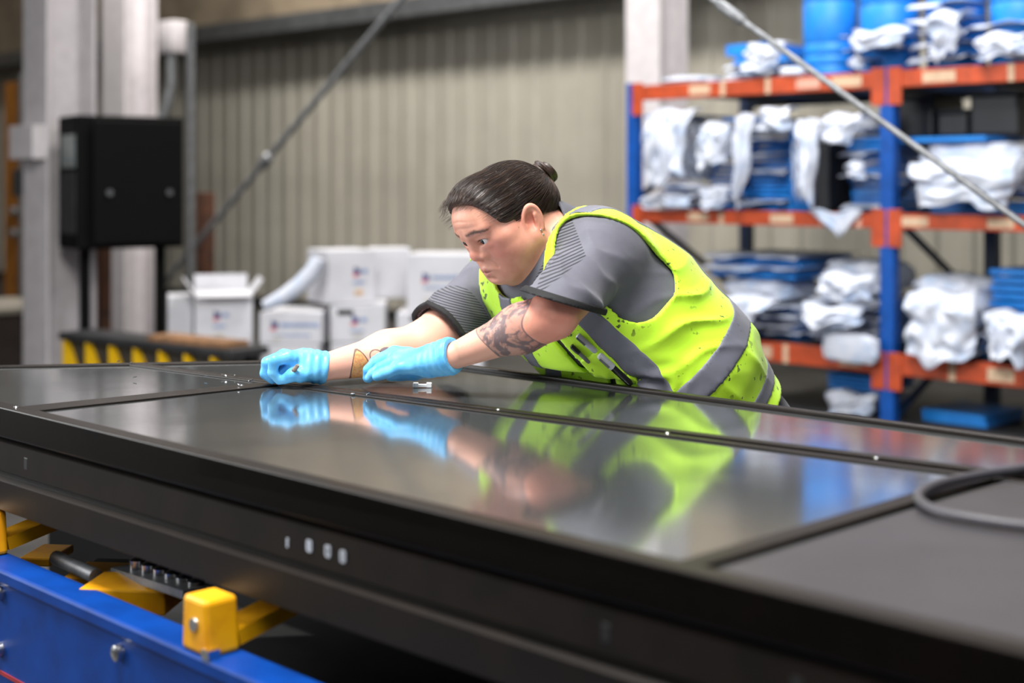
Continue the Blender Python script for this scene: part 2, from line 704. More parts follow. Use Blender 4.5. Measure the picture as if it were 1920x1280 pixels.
M_FRAME, M_GLOSS, M_MATTE = bronze(), gloss(), matte()
M_GASKET = simple('black_rubber_gasket', (12, 12, 12), .55)
M_SCREW = simple('bright_screw', (205, 205, 205), .25, 1.0)
PB = np.array([*((NEAR.x(ENDL) + FAR.x(ENDR)) / 2), 0])
panel = empty('facade_panel', tuple(PB))
tag(panel, 'long dark bronze facade panel with glossy infills lying on the blue trestle', 'facade panel')


def slab(poly, z0, z1, name, mat, bev=.0):
    m = MB()
    pl = [np.array([q[0], q[1], z0]) - PB for q in poly]
    m.prism(pl, (0, 0, 0), (0, 0, z1 - z0))
    o = m.build(name, mat, panel)
    if bev:
        md = o.modifiers.new('bevel', 'BEVEL')
        md.width = bev
        md.segments = 2
        md.limit_method = 'ANGLE'
    return o


ENDLi, FARi, ENDRi = ENDL.off(-.022), FAR.off(-.020), ENDR.off(.03)
# glossy infills, 3 mm below the frame strips
g = .0015
slab([GNEAR.x(ENDLi), GNEAR.x(CUP), CUP.x(MLO), MLO.x(ENDLi)], TZ - .03, TZ - .003, 'infill_panel', M_GLOSS, .0012)
slab([GNEAR.x(CLO), GNEAR.x(RG), RG.x(MLO), MLO.x(CLO)], TZ - .03, TZ - .003, 'infill_panel', M_GLOSS, .0012)
slab([MUP.x(ENDLi), MUP.x(ENDRi), FARi.x(ENDRi), FARi.x(ENDLi)], TZ - .03, TZ - .003, 'infill_panel', M_GLOSS, .0012)
# crossbar, double mullion with a dark joint, near strip, bay bar
slab([GNEAR.x(CUP.off(-g)), GNEAR.x(CLO.off(g)), CLO.off(g).x(MLO.off(-g)), CUP.off(-g).x(MLO.off(-g))], TZ - .05, TZ, 'crossbar', M_FRAME, .0015)
mm1, mm2 = MLO.off(.016), MUP.off(-.020)
slab([MLO.off(g).x(ENDLi), MLO.off(g).x(ENDRi), mm1.x(ENDRi), mm1.x(ENDLi)], TZ - .05, TZ, 'mullion', M_FRAME, .0015)
slab([mm2.x(ENDLi), mm2.x(ENDRi), MUP.off(-g).x(ENDRi), MUP.off(-g).x(ENDLi)], TZ - .05, TZ + .001, 'mullion', M_FRAME, .0015)
slab([mm1.x(ENDLi), mm1.x(ENDRi), mm2.x(ENDRi), mm2.x(ENDLi)], TZ - .05, TZ - .005, 'mullion_joint', M_GASKET)
RB, RC = RG.off(-.030), RG.off(-.046)
GN2 = GNEAR.off(-g)
slab([GNEAR.x(RG.off(-g)), GNEAR.x(RB), RB.x(MLO), RG.off(-g).x(MLO)], TZ - .05, TZ, 'crossbar', M_FRAME, .0015)
slab([GNEAR.x(RB), GNEAR.x(RC), RC.x(MLO), RB.x(MLO)], TZ - .05, TZ - .006, 'gasket_groove', M_GASKET)
slab([GNEAR.x(RC), GNEAR.x(ENDRi), ENDRi.x(MLO), RC.x(MLO)], TZ - .05, TZ - .001, 'satin_plate', M_MATTE, .0015)
slab([NEAR.x(ENDL), NEAR.x(ENDR), GN2.x(ENDR), GN2.x(ENDL)], TZ - .05, TZ, 'edge_strip', M_FRAME, .002)
slab([FARi.off(g).x(ENDL), FARi.off(g).x(ENDR), FAR.x(ENDR), FAR.x(ENDL)], TZ - .174, TZ + .004, 'far_rail', M_FRAME, .003)
slab([GN2.x(ENDL), GN2.x(ENDLi.off(g)), FARi.x(ENDLi.off(g)), FARi.x(ENDL)], TZ - .17, TZ + .001, 'end_rail', M_FRAME, .002)
slab([GN2.x(ENDRi.off(-g)), GN2.x(ENDR), FARi.x(ENDR), FARi.x(ENDRi.off(-g))], TZ - .17, TZ, 'end_rail', M_FRAME, .002)
# moulded near rail: lip, shadow recess, face, groove, lower flange
prof = [(-.004, -.051), (.0, -.051), (.0, -.014), (-.003, -.012), (-.003, -.0125)]
outp = [(-.06, -.051), (-.018, -.051), (-.018, -.016), (-.018, -.051)]
sec = [(-.060, -.050), (-.016, -.050), (-.016, -.056), (-.003, -.060), (-.003, -.108), (-.010, -.112), (-.010, -.118), (.003, -.124), (.003, -.172), (0, -.174), (-.06, -.174)]
nd = np.array([NEAR.d[0], NEAR.d[1], 0])
no = np.array([NEAR.d[1], -NEAR.d[0], 0])              # outwards, towards the photographer
p0 = np.array([*NEAR.x(ENDL), TZ]) - PB
ln = np.linalg.norm(NEAR.x(ENDR) - NEAR.x(ENDL))
MB().prism([p0 + no * a + UP * z for a, z in sec], (0, 0, 0), nd * ln).build('near_rail', M_FRAME, panel)
MB().prism([p0 + no * a + UP * z for a, z in ((-.03, -.050), (-.002, -.050), (0, -.048), (0, -.002), (-.001, -.0005), (-.03, -.0005))], (0, 0, -.0), nd * ln).build('near_lip', M_FRAME, panel)
slab([FARi.off(-.02).x(ENDL), FARi.off(-.02).x(ENDR), GNEAR.off(.03).x(ENDR), GNEAR.off(.03).x(ENDL)], TZ - .170, TZ - .14, 'back_plate', M_DARK)


def on_near(px):
    """distance along the near rail whose face is seen at column px"""
    k = (px - 960) / FPX
    a, d = NEAR.p, NEAR.d
    t = (k * a[1] - a[0]) / (d[0] - k * d[1])
    return a + d * t


for px, dz in ((45, -.085), (1133, -.085), (1492, -.085), (700, -.150), (1262, -.150)):
    q = np.array([*on_near(px), TZ + dz]) - PB
    MB().box(q + no * -.0086, (.014, .012, .022), np.stack([nd, no, UP]), .002).build('slot', M_GASKET, panel)
# stencilled white marks on the rail
M_INK = simple('white_stencil_ink', (190, 195, 205), .6)
SEG = {'0': 'abcdef', '1': 'bc', '8': 'abcdefg', '3': 'abcdg', '-': 'g'}
for ch, px, py in (('1', 533, 1017), ('8', 577, 1024), ('0', 612, 1034), ('8', 640, 1044)):
    b = on_near(px)
    zz = CAMZ + (HORIZON - py) / FPX * b[1]
    q = np.array([*b, zz]) - PB + no * -.0022
    w, h, th = .0075, .012, .0034
    segs = dict(a=((0, h / 2), (w, th)), d=((0, -h / 2), (w, th)), g=((0, 0), (w, th)), b=((w / 2, h / 4), (th, h / 2)), c=((w / 2, -h / 4), (th, h / 2)), e=((-w / 2, -h / 4), (th, h / 2)), f=((-w / 2, h / 4), (th, h / 2)))
    m = MB()
    for s in SEG[ch]:
        (dx, dz), (sw, sh) = segs[s]
        m.box(q + nd * dx + UP * dz, (sw, .0012, sh), np.stack([nd, no, UP]))
    m.build('stencil_mark', M_INK, panel)
# screws along the mullion and crossbar
for px, py in ((935, 768), (1252, 812), (1643, 858), (662, 738), (452, 722), (30, 763)):
    q = np.array([*T(px, py), TZ]) - PB
    MB().tube([q, q + UP * .0016], [.0042, .003], 10).build('screw', M_SCREW, panel)

# rubber profile lying in a loop on the right-hand plate
lp = [(2010, 868), (1920, 889), (1840, 901), (1770, 916), (1735, 930), (1722, 945), (1738, 962), (1780, 977), (1850, 990), (1925, 1000), (2010, 1008)]
path = [np.array([*T(x, y), TZ + .0078]) for x, y in lp]
dense = []
for i in range(len(path) - 1):
    a, b, c, d = path[max(i - 1, 0)], path[i], path[i + 1], path[min(i + 2, len(path) - 1)]
    for t in np.linspace(0, 1, 8, endpoint=False):
        dense.append(.5 * ((2 * b) + (-a + c) * t + (2 * a - 5 * b + 4 * c - d) * t * t + (-a + 3 * b - 3 * c + d) * t ** 3))
dense.append(path[-1])
hose = MB().tube(dense, .0062, 12).build('rubber_hose', simple('grey_black_rubber', (70, 68, 74), .5), None, smooth=True, origin=tuple(path[5]))
tag(hose, 'dark rubber hose lying in a loop on the satin plate', 'hose')

# small white plastic spacer on the panel
wq = np.array([*T(792, 723.5), TZ - .003])
clip = empty('plastic_spacer', tuple(wq))
tag(clip, 'tiny white plastic spacer on the panel in front of the gloves', 'spacer')
M_WPL = simple('white_plastic', (236, 238, 240), .35, var=.02)
MB().box((0, 0, .0040), (.018, .008, .0055), None, .001).build('bar', M_WPL, clip)
for sx in (-1, 1):
    MB().box((.0125 * sx, 0, .0050), (.010, .010, .0090), None, .0012).build('end_block', M_WPL, clip)

# metal swarf scattered on the panel
rs = random.Random(4)
m = MB()
for px, py in ((222, 680), (246, 683), (253, 710), (418, 706), (424, 707), (440, 707), (386, 709), (470, 716), (566, 712), (448, 724), (690, 742)):
    q = np.array([*T(px, py), TZ + .0022])
    an = rs.random() * 3
    m.box(q + UP * .0012, (.005 + rs.random() * .004, .0016, .0022), np.stack([nrm([math.cos(an), math.sin(an), .2]), nrm([-math.sin(an), math.cos(an), 0]), UP]))
sw = m.build('metal_swarf', M_SCREW)
tag(sw, 'bright metal chips scattered on the dark panel', 'swarf', kind='stuff')

# ------------------------------------------------------------------ the blue trestle under it
M_BLUE = simple('trestle_blue_paint', (0, 58, 138), .45, var=.12, c2=(0, 49, 120), spec=.2)
M_RED = simple('red_stripe', (150, 30, 36), .5)
RZT = .70
rb0, rb1 = T(0, 1028, RZT), T(594, 1273, RZT)
RBK = L2(rb0, rb1)
rd = np.array([*RBK.d, 0])
ro = np.array([RBK.d[1], -RBK.d[0], 0])
bw = .060
base = np.array([*(RBK.p - RBK.d * .9), 0])
blen = 3.2
tr = empty('trestle', tuple(base))
tag(tr, 'blue steel trestle beam with yellow rests in the foreground', 'trestle')
tax = np.stack([rd, ro, UP])
MB().box(rd * blen / 2 + ro * bw / 2 + UP * (RZT - .012), (blen, bw, .024), tax, .005).build('top_flange', M_BLUE, tr)
MB().box(rd * blen / 2 + ro * (bw - .012) + UP * (RZT - .17), (blen, .012, .296), tax, .002).build('side_plate', M_BLUE, tr)
MB().box(rd * blen / 2 + ro * bw / 2 + UP * (RZT - .33), (blen, bw, .024), tax, .004).build('bottom_flange', M_BLUE, tr)
MB().box(rd * blen / 2 + ro * (bw - .0045) + UP * (RZT - .170), (blen, .002, .006), tax).build('stripe', M_RED, tr)
for k in (.25, 1.6, 2.95):
    MB().box(rd * k + ro * bw / 2 + UP * (RZT - .342) / 2, (.09, .05, RZT - .342), tax, .004).build('leg', M_BLUE, tr)
    MB().box(rd * k + ro * bw / 2 + UP * .01, (.2, .16, .02), tax).build('foot', M_BLUE, tr)


def on_trestle(px, py, out=.0):
    """point on the outer side plate at a pixel, in trestle coordinates"""
    k = (px - 960) / FPX
    a = RBK.p + ro[:2] * (bw + out)
    t = (k * a[1] - a[0]) / (RBK.d[0] - k * RBK.d[1])
    q = a + RBK.d * t
    return np.array([q[0], q[1], CAMZ + (HORIZON - py) / FPX * q[1]]) - base


for px, py in ((2, 1111), (2, 1217), (226, 1222), (226, 1338), (430, 1340)):
    q = on_trestle(px, py, -.006)
    MB().tube([q, q + ro * .010, q + ro * .013], [.0125, .0115, .005], 12).build('bolt', M_SCREW, tr, smooth=True)


def rest(px, lab):
    """yellow angled rest carrying the panel edge, bolted on the rail"""
    k = (px - 960) / FPX
    a = RBK.p + ro[:2] * .03
    t = (k * a[1] - a[0]) / (RBK.d[0] - k * RBK.d[1])
    q = np.array([*(a + RBK.d * t), RZT]) - base
    h = TZ - .175 - RZT
    e = MB()
    sec2 = [(-.034, 0), (.034, 0), (.026, h), (-.030, h)]
    e.prism([q + rd * 0 + ro * .028 + rd * u + UP * z for u, z in sec2], (0, 0, 0), -ro * .052)
    o = e.build('rest_block', M_YEL, tr)
    md = o.modifiers.new('bevel', 'BEVEL')
    md.width = .007
    md.segments = 3
    hb = q + ro * .027 + UP * h * .52
    MB().tube([hb, hb + ro * .004], [.010, .009], 12).build('rest_bolt', M_SCREW, o, smooth=True)
    MB().box(q - ro * .10 + UP * h * .42, (.05, .15, .022), np.stack([rd, nrm(ro - UP * .22), nrm(UP + ro * .22)])).build('rest_arm', M_YEL, tr)
    MB().box(q + rd * .030 + ro * .022 + UP * .006, (.018, .018, .012), tax).build('rest_nut', M_SCREW, tr)


rest(398, 'a')
rest(-25, 'b')
# cross members and shafts under the panel
for (x0, x1, ya, yb, dep, nm, mt) in ((150, 319, 1106, 1152, 2.20, 'cross_bar', M_YEL), (120, 285, 1084, 1102, 2.36, 'cross_bar', M_YEL), (40, 102, 1046, 1062, 2.55, 'cross_bar', M_YEL),
                                      (170, 309, 1096, 1104, 2.26, 'slide_plate', M_GALV), (140, 290, 1077, 1083, 2.40, 'slide_plate', M_DARK)):
    a, b = P(x0, ya, dep), P(x1, yb, dep)
    c = (a + b) / 2 - base
    m = MB()
    m.box(c + np.array([0, .05, 0]), (abs(b[0] - a[0]), .10, abs(a[2] - b[2])), np.stack([nrm([1, -.12, 0]), nrm([.12, 1, 0]), UP]), .003)
    m.build(nm, mt, tr)
a, b = P(105, 1045, 2.42) - base, P(180, 1080, 2.30) - base
MB().tube([a, b], .012, 12).build('guide_shaft', M_GALV, tr, smooth=True)
for k in range(6):
    q = P(258 + k * 22, 1056 + k * 8, 2.30 - .03 * k) - base
    MB().tube([q - UP * .012, q + UP * .006, q + UP * .010], [.013, .013, .006], 10).build('roller_bolt', M_SCREW, tr, smooth=True)
q0, q1 = P(235, 1050, 2.34) - base, P(372, 1092, 2.12) - base
MB().box((q0 + q1) / 2 - UP * .014, (np.linalg.norm(q1 - q0), .05, .012), np.stack([nrm(q1 - q0), nrm(np.cross(UP, q1 - q0)), UP])).build('slide_plate', M_GALV, tr)
# far side beam that carries the other edge
fb = np.array([*(FAR.p - FAR.d * .7), 0])
fo = np.array([FAR.d[1], -FAR.d[0], 0])
fd = np.array([*FAR.d, 0])
fr = empty('trestle', tuple(fb))
tag(fr, 'dark blue trestle beam under the far edge of the panel', 'trestle')
fx_ = np.stack([fd, fo, UP])
MB().box(fd * 1.2 + fo * .10 + UP * .72, (2.3, .06, .11), fx_, .004).build('beam', M_BLUE, fr)
for k in (.35, 2.1):
    MB().box(fd * k + fo * .10 + UP * .335, (.08, .05, .67), fx_, .004).build('leg', M_BLUE, fr)
    MB().box(fd * k + fo * .10 + UP * .01, (.16, .16, .02), fx_).build('foot', M_BLUE, fr)
# grey machine bed low between the two beams
mb_ = empty('machine_bed', (float((base + rd * 1.5 - ro * .5)[0]), float((base + rd * 1.5 - ro * .5)[1]), 0))
tag(mb_, 'dark machine bed under the facade panel', 'machine')
MB().box((0, 0, .42), (1.9, .38, .10), tax, .006).build('bed_plate', M_DARK, mb_)
MB().box(-ro * .19 + rd * .02 + UP * .38, (3.6, .02, .74), tax).build('gap_shade_sheet', M_BLACK, mb_)  # added black sheet, hides the lit floor so the gap stays dark
for k in (-.8, .8):
    MB().box(rd * k + UP * .185, (.10, .30, .37), tax, .004).build('leg', M_DARK, mb_)

# ------------------------------------------------------------------ pallet rack with wrapped panels
RP0 = P(1668, 338, 7.0)
RP0[2] = 0
BAY, RDEP = 1.622, 1.098
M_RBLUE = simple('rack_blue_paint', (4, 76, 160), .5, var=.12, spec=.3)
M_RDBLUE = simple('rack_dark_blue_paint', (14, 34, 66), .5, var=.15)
M_ROR = simple('rack_orange_paint', (186, 70, 26), .55, var=.14)
M_STICK = simple('cream_paper_sticker', (206, 176, 146), .7, var=.12, scale=60)
M_STICK2 = simple('pink_paper_sticker', (214, 160, 140), .7, var=.12, scale=60)
rack = empty('pallet_rack', tuple(RP0))
tag(rack, 'blue and orange pallet rack loaded with wrapped blue panels', 'rack')
LV = [(.385, .484), (1.099, 1.172), (1.789, 1.873)]          # bottom and top of the beams of each level


def R(s, d, z):
    return AX * s + BX * d + UP * z


def rack_s(px, d=0.0):
    """distance along the rack (to the left of the middle post) seen at column px in the plane at depth d"""
    k = (px - 960) / FPX
    q = RP0 + BX * d
    return (q[0] - k * q[1]) / (k * AX[1] - AX[0])


def rack_z(py, s, d=0.0):
    q = RP0 + BX * d + AX * s
    return CAMZ + (HORIZON - py) / FPX * q[1]


for s in (BAY, 0, -BAY):
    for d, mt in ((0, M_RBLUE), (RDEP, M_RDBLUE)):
        m = MB()
        m.box(R(s, d, .945), (.075, .060, 1.89), AXES, .004)
        u = m.build('upright', mt, rack)
        MB().box(R(s, d, .006), (.13, .12, .012), AXES).build('foot_plate', mt, u)
    for z0, z1 in LV:
        for dz in (-.10,):
            pass
    for k, (za, zb_) in enumerate(((.16, .62), (.62, 1.16), (1.24, 1.70))):
        d0, d1 = (.04, RDEP - .04) if k % 2 == 0 else (RDEP - .04, .04)
        MB().box((R(s, d0, za) + R(s, d1, zb_)) / 2, (.02, np.linalg.norm(R(0, d1 - d0, zb_ - za)), .035),
                 np.stack([AX, nrm(R(0, d1 - d0, zb_ - za)), nrm(np.cross(AX, R(0, d1 - d0, zb_ - za)))])).build('brace', M_RDBLUE, rack)
rr = random.Random(7)
for s0 in (0, -BAY):
    for li, (z0, z1) in enumerate(LV):
        for d in (-.005, RDEP + .005):
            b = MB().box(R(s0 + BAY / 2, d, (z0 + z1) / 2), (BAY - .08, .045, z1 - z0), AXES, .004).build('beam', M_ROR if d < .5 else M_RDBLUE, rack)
            if d < .5:
                for sx in (s0 + .045, s0 + BAY - .045):
                    MB().box(R(sx, d - .024, (z0 + z1) / 2 - .035), (.075, .012, .185), AXES, .003).build('connector', M_ROR, b)
                x = .14
                while x < BAY - .15:
                    w = rr.choice((.03, .035, .13, .17, .14))
                    st = MB().box(R(s0 + x + w / 2, d - .0235, (z0 + z1) / 2), (w, .002, (z1 - z0) * (.96 if w < .05 else .62)), AXES).build('label_sticker', rr.choice((M_STICK, M_STICK2)), b)
                    x += w + rr.choice((.07, .16, .26, .3))
        MB().box(R(s0 + BAY / 2, RDEP / 2, z1 - .012), (BAY - .09, RDEP - .07, .016), AXES).build('shelf_deck', M_DARK, rack)
    for li, (z0, z1) in enumerate(LV):
        for k in range(3):
            MB().box(R(s0 + .3 + k * .5, RDEP / 2, z0 + .03), (.05, RDEP - .06, .03), AXES).build('crosspiece', M_RDBLUE, rack)

M_FILM = NT('blue_protective_film')
_n = M_FILM.noise(7, 4)
M_FILM.set(Base_Color=M_FILM.mix(M_FILM.step(_n, .3, .7), srgb(24, 134, 222), srgb(18, 116, 206)), Roughness=.5)
M_FILM.bump(M_FILM.noise(22, 3), .15, .006)
M_FILM = M_FILM.m
M_FOAM = NT('white_foam_wrap')
_n = M_FOAM.noise(11, 5)
M_FOAM.set(Base_Color=M_FOAM.mix(M_FOAM.step(_n, .42, .85), srgb(202, 206, 218), srgb(150, 178, 214)), Roughness=.6)
M_FOAM.b.inputs['Subsurface Weight'].default_value = .0
M_FOAM.bump(M_FOAM.noise(26, 5, .65), .4, .012)
M_FOAM = M_FOAM.m
M_BLK = simple('black_moulded_plastic', (22, 24, 30), .5, var=.3)


def board(s, d, z, w, dp, th, yaw, curl, name, label, group, mat=None, cut=0):
    """a film-covered panel: thin plate with turned-up corners"""
    nx, ny = 8, 6
    V = []
    ca, sa = math.cos(yaw), math.sin(yaw)
    for lay in (0, 1):
        for i in range(nx + 1):
            for j in range(ny + 1):
                a, b = (i / nx - .5) * w, (j / ny - .5) * dp
                zz = z + lay * th + curl * ((i / nx - .5) * 2) ** 2 * (1 if j < ny / 2 else .4) * .5
                V.append(AX * (s + a * ca - b * sa) + BX * (d + a * sa + b * ca) + UP * zz)
    q = (nx + 1) * (ny + 1)

    def ix(l, i, j):
        return l * q + i * (ny + 1) + j
    F = []
    for i in range(nx):
        for j in range(ny):
            F.append((ix(1, i, j), ix(1, i + 1, j), ix(1, i + 1, j + 1), ix(1, i, j + 1)))
            F.append((ix(0, i, j + 1), ix(0, i + 1, j + 1), ix(0, i + 1, j), ix(0, i, j)))
    for i in range(nx):
        F.append((ix(0, i, 0), ix(0, i + 1, 0), ix(1, i + 1, 0), ix(1, i, 0)))
        F.append((ix(0, i + 1, ny), ix(0, i, ny), ix(1, i, ny), ix(1, i + 1, ny)))
    for j in range(ny):
        F.append((ix(0, 0, j + 1), ix(0, 0, j), ix(1, 0, j), ix(1, 0, j + 1)))
        F.append((ix(0, nx, j), ix(0, nx, j + 1), ix(1, nx, j + 1), ix(1, nx, j)))
    m = MB()
    m.add(V, F)
    o = m.build(name, mat or M_FILM, None, smooth=True, origin=AX * s + BX * d + UP * z)
    o.location = o.location + Vector([float(q_) for q_ in RP0])
    return tag(o, label, 'panel', group)


def sheet_wrap(s, d, z, w, dp, drop, seed, label, group, th=.0025, ruff=.02, shift=0.0, out=.045):
    """loose foam sheet: lies on the stack and pokes out in ruffles over its front edge"""
    rs_ = np.random.RandomState(seed)
    nx, ny = 30, 14
    ph = rs_.rand(6) * 6.28
    V = []
    for i in range(nx + 1):
        for j in range(ny + 1):
            a = (i / nx - .5) * w
            k = max(0.0, (j / ny - .5) * 2)
            if k == 0:
                pd, pz = d + dp / 2 - dp * (j / ny) * 2, z
            else:
                ru = .5 + .5 * math.sin(a * 23 + ph[0] + .8 * math.sin(a * 11 + ph[4])) * .6 + .2 * math.sin(a * 51 + ph[1])
                dl = drop * (.55 + .45 * math.sin(a * 9 + ph[2] + k) + .22 * math.sin(a * 27 + ph[3]))
                pd = d - dp / 2 - k * (out * (.5 + .5 * ru) + ruff * ru)
                pz = z - dl * (k ** 1.4)
            V.append(AX * (s + a + shift) + BX * pd + UP * pz)
    m = MB()
    F = [(i * (ny + 1) + j, (i + 1) * (ny + 1) + j, (i + 1) * (ny + 1) + j + 1, i * (ny + 1) + j + 1) for i in range(nx) for j in range(ny)]
    m.add(V, F)
    o = m.build('foam_sheet', M_FOAM, None, smooth=True, origin=AX * s + BX * d + UP * z)
    o.location = o.location + Vector([float(q_) for q_ in RP0])
    sol = o.modifiers.new('thickness', 'SOLIDIFY')
    sol.thickness = th
    return tag(o, label, 'foam sheet', group)


def bundle(s, d, z, w, dp, h, seed, label, group=None, ridge=.05, name='wrapped_bundle', tip=0.0):
    """something wrapped in crumpled foam film: a rounded block with deep creases"""
    n1, n2 = 44, 72
    V = []
    th = np.linspace(0, np.pi, n1 + 1)
    ph = np.linspace(0, 2 * np.pi, n2, endpoint=False)
    TH, PH = np.meshgrid(th, ph, indexing='ij')
    u = np.stack([np.sin(TH) * np.cos(PH), np.sin(TH) * np.sin(PH), np.cos(TH)], -1).reshape(-1, 3)
    e = .48
    p = np.sign(u) * np.abs(u) ** e
    p = p / np.maximum(1, np.linalg.norm(p, axis=1, keepdims=True) ** .25)
    rs_ = np.random.RandomState(seed)
    q = p.astype(np.float32)
    f1 = np.abs(vnoise(q * np.array([1.0, 1.0, 2.2], np.float32), 3.2, seed)) ** .7
    f2 = np.abs(vnoise(q * np.array([2.0, 1.2, 1.0], np.float32), 6.0, seed + 1)) ** .8
    disp = 1 + ridge * 2.0 * (f1 - .45) + ridge * 1.1 * (f2 - .45)
    p = p * disp[:, None]
    p[:, 2] = np.maximum(p[:, 2], -.98)
    p[:, 2] = np.minimum(p[:, 2], .98)
    W = np.array([w / 2 * .92, dp / 2 * .92, h / 2])
    p = p * W + np.array([0, 0, h / 2])
    p[:, 0] += tip * p[:, 2]
    V = p[:, :1] * AX + p[:, 1:2] * BX + p[:, 2:] * UP
    F = [(i * n2 + j, i * n2 + (j + 1) % n2, (i + 1) * n2 + (j + 1) % n2, (i + 1) * n2 + j) for i in range(n1) for j in range(n2)]
    m = MB()
    m.add(V, F)
    o = m.build(name, M_FOAM, None, smooth=False)
    o.data.polygons.foreach_set('use_smooth', [True] * len(o.data.polygons))
    o.location = Vector([float(v_) for v_ in RP0 + AX * s + BX * d + UP * z])
    return tag(o, label, 'bundle', group)


def drum(s, d, z, r, h, label, group, flat=.0, mat=None):
    """round film-covered cover with a rolled rim"""
    n = 40
    prof_ = [(0, 0), (r * .97, 0), (r, .006), (r, h - .006), (r * .97, h), (0, h)]
    V, F = [], []
    for k in range(n):
        a = 2 * math.pi * k / n
        for rr_, zz in prof_:
            V.append(AX * (rr_ * math.cos(a)) + BX * (rr_ * math.sin(a) * .9) + UP * zz)
    L = len(prof_)
    for k in range(n):
        for j in range(L - 1):
            F.append((k * L + j, ((k + 1) % n) * L + j, ((k + 1) % n) * L + j + 1, k * L + j + 1))
    m = MB()
    m.add(V, F)
    o = m.build('round_cover', mat or M_FILM, None, smooth=True)
    o.location = Vector([float(v_) for v_ in RP0 + AX * s + BX * d + UP * z])
    return tag(o, label, 'cover', group)


ORD = ['', 'second ', 'third ', 'fourth ', 'fifth ', 'sixth ', 'seventh ', 'eighth ', 'ninth ', 'tenth ', 'eleventh ', 'twelfth ', 'thirteenth ', 'fourteenth ', 'fifteenth ']


def pile(px0, px1, zb_, n, th, where, seed, depth=.56, d0=.46, wraps=(), gap=.004, drop=.02, ruff=.03, black=(), out=.045):
    """boards stacked on a shelf with foam sheets between some of them"""
    r_ = random.Random(seed)
    sa, sb = rack_s(px1, .05), rack_s(px0, .05)
    w = abs(sb - sa)
    s = (sa + sb) / 2
    z = zb_
    for k in range(n):
        ww = w * r_.uniform(.86, .93)
        board(s + r_.uniform(-.012, .012), d0 + r_.uniform(-.015, .02), z, ww, depth, th, r_.uniform(-.03, .03), 0, 'film_covered_panel',
              ORD[k] + 'lowest blue panel in the pile ' + where, 'blue panels ' + where, M_BLK if k in black else None)
        z += th + gap
        if k in wraps:
            sheet_wrap(s + r_.uniform(-.006, .006), d0, z + .003, w * r_.uniform(.93, .97), depth + .05, (drop + .010) * r_.uniform(.6, 1.0), seed * 31 + k,
                       ORD[list(wraps).index(k)] + 'lowest foam sheet in the pile ' + where, 'foam sheets ' + where, ruff=ruff, out=out + .008 * k)
            z += .009
    return z


def hang_sheet(px0, px1, py0, py1, d, seed, label, amp=.035, taper=(0, 0), group=None):
    """crumpled foam sheet draped over the front of a pile: a turned-in top edge and a hanging, creased face"""
    sa, sb = rack_s(px0, d), rack_s(px1, d)
    sm = (sa + sb) / 2
    zt_, zb2 = rack_z(py0, sm, d), rack_z(py1, sm, d)
    nx, ny = 34, 30
    i, j = np.meshgrid(np.arange(nx + 1), np.arange(ny + 1), indexing='ij')
    u, w_ = i / nx, j / ny
    rs_ = np.random.RandomState(seed)
    ph = rs_.rand(10) * 6.28
    s_ = sa + (sb - sa) * u
    k = np.clip((w_ - .12) / .88, 0, 1)
    wob = np.sin(w_ * 7 + ph[0]) * .5 + np.sin(w_ * 13 + ph[1]) * .3
    s_ = s_ + (sb - sa) * (taper[0] * k * (1 - u) - taper[1] * k * u) + .018 * wob * (np.abs(u - .5) * 2)
    low = .09 * np.sin(u * 5 + ph[2]) + .05 * np.sin(u * 13 + ph[3])
    z_ = zt_ + (zb2 - zt_) * k * (.90 + low) + .012 * np.sin(u * 9 + ph[4]) * (1 - k)
    q = np.stack([u.ravel() * 2.0, k.ravel() * 1.6, 0 * u.ravel()], 1).astype(np.float32)
    wx = np.abs(u - .5) * 2
    f1 = np.abs(vnoise(q + .35 * vnoise(q, 4, seed + 7)[:, None], 3.4, seed)).reshape(u.shape) ** .8
    f2 = np.abs(vnoise(q, 8.0, seed + 3)).reshape(u.shape)
    d_ = d - amp * (f1 * 1.3 + f2 * .5) * np.clip(k * 4, .1, 1) + .04 * wx ** 4
    d_ = d_ + np.where(w_ < .12, (.12 - w_) / .12 * .10, 0)
    V = (s_[..., None] * AX + d_[..., None] * BX + z_[..., None] * UP).reshape(-1, 3)
    F = [(a * (ny + 1) + b, (a + 1) * (ny + 1) + b, (a + 1) * (ny + 1) + b + 1, a * (ny + 1) + b + 1) for a in range(nx) for b in range(ny)]
    m = MB()
    m.add(V, F)
    org = AX * sm + BX * d + UP * zb2
    o = m.build('foam_sheet', M_FOAM, None, smooth=True, origin=org)
    o.location = o.location + Vector([float(q_) for q_ in RP0])
    sol = o.modifiers.new('thickness', 'SOLIDIFY')
    sol.thickness = .003
    return tag(o, label, 'foam sheet', group)


TOPZ, MIDZ, LOWZ = LV[2][1] + .002, LV[1][1] + .002, LV[0][1] + .002
Q = .004
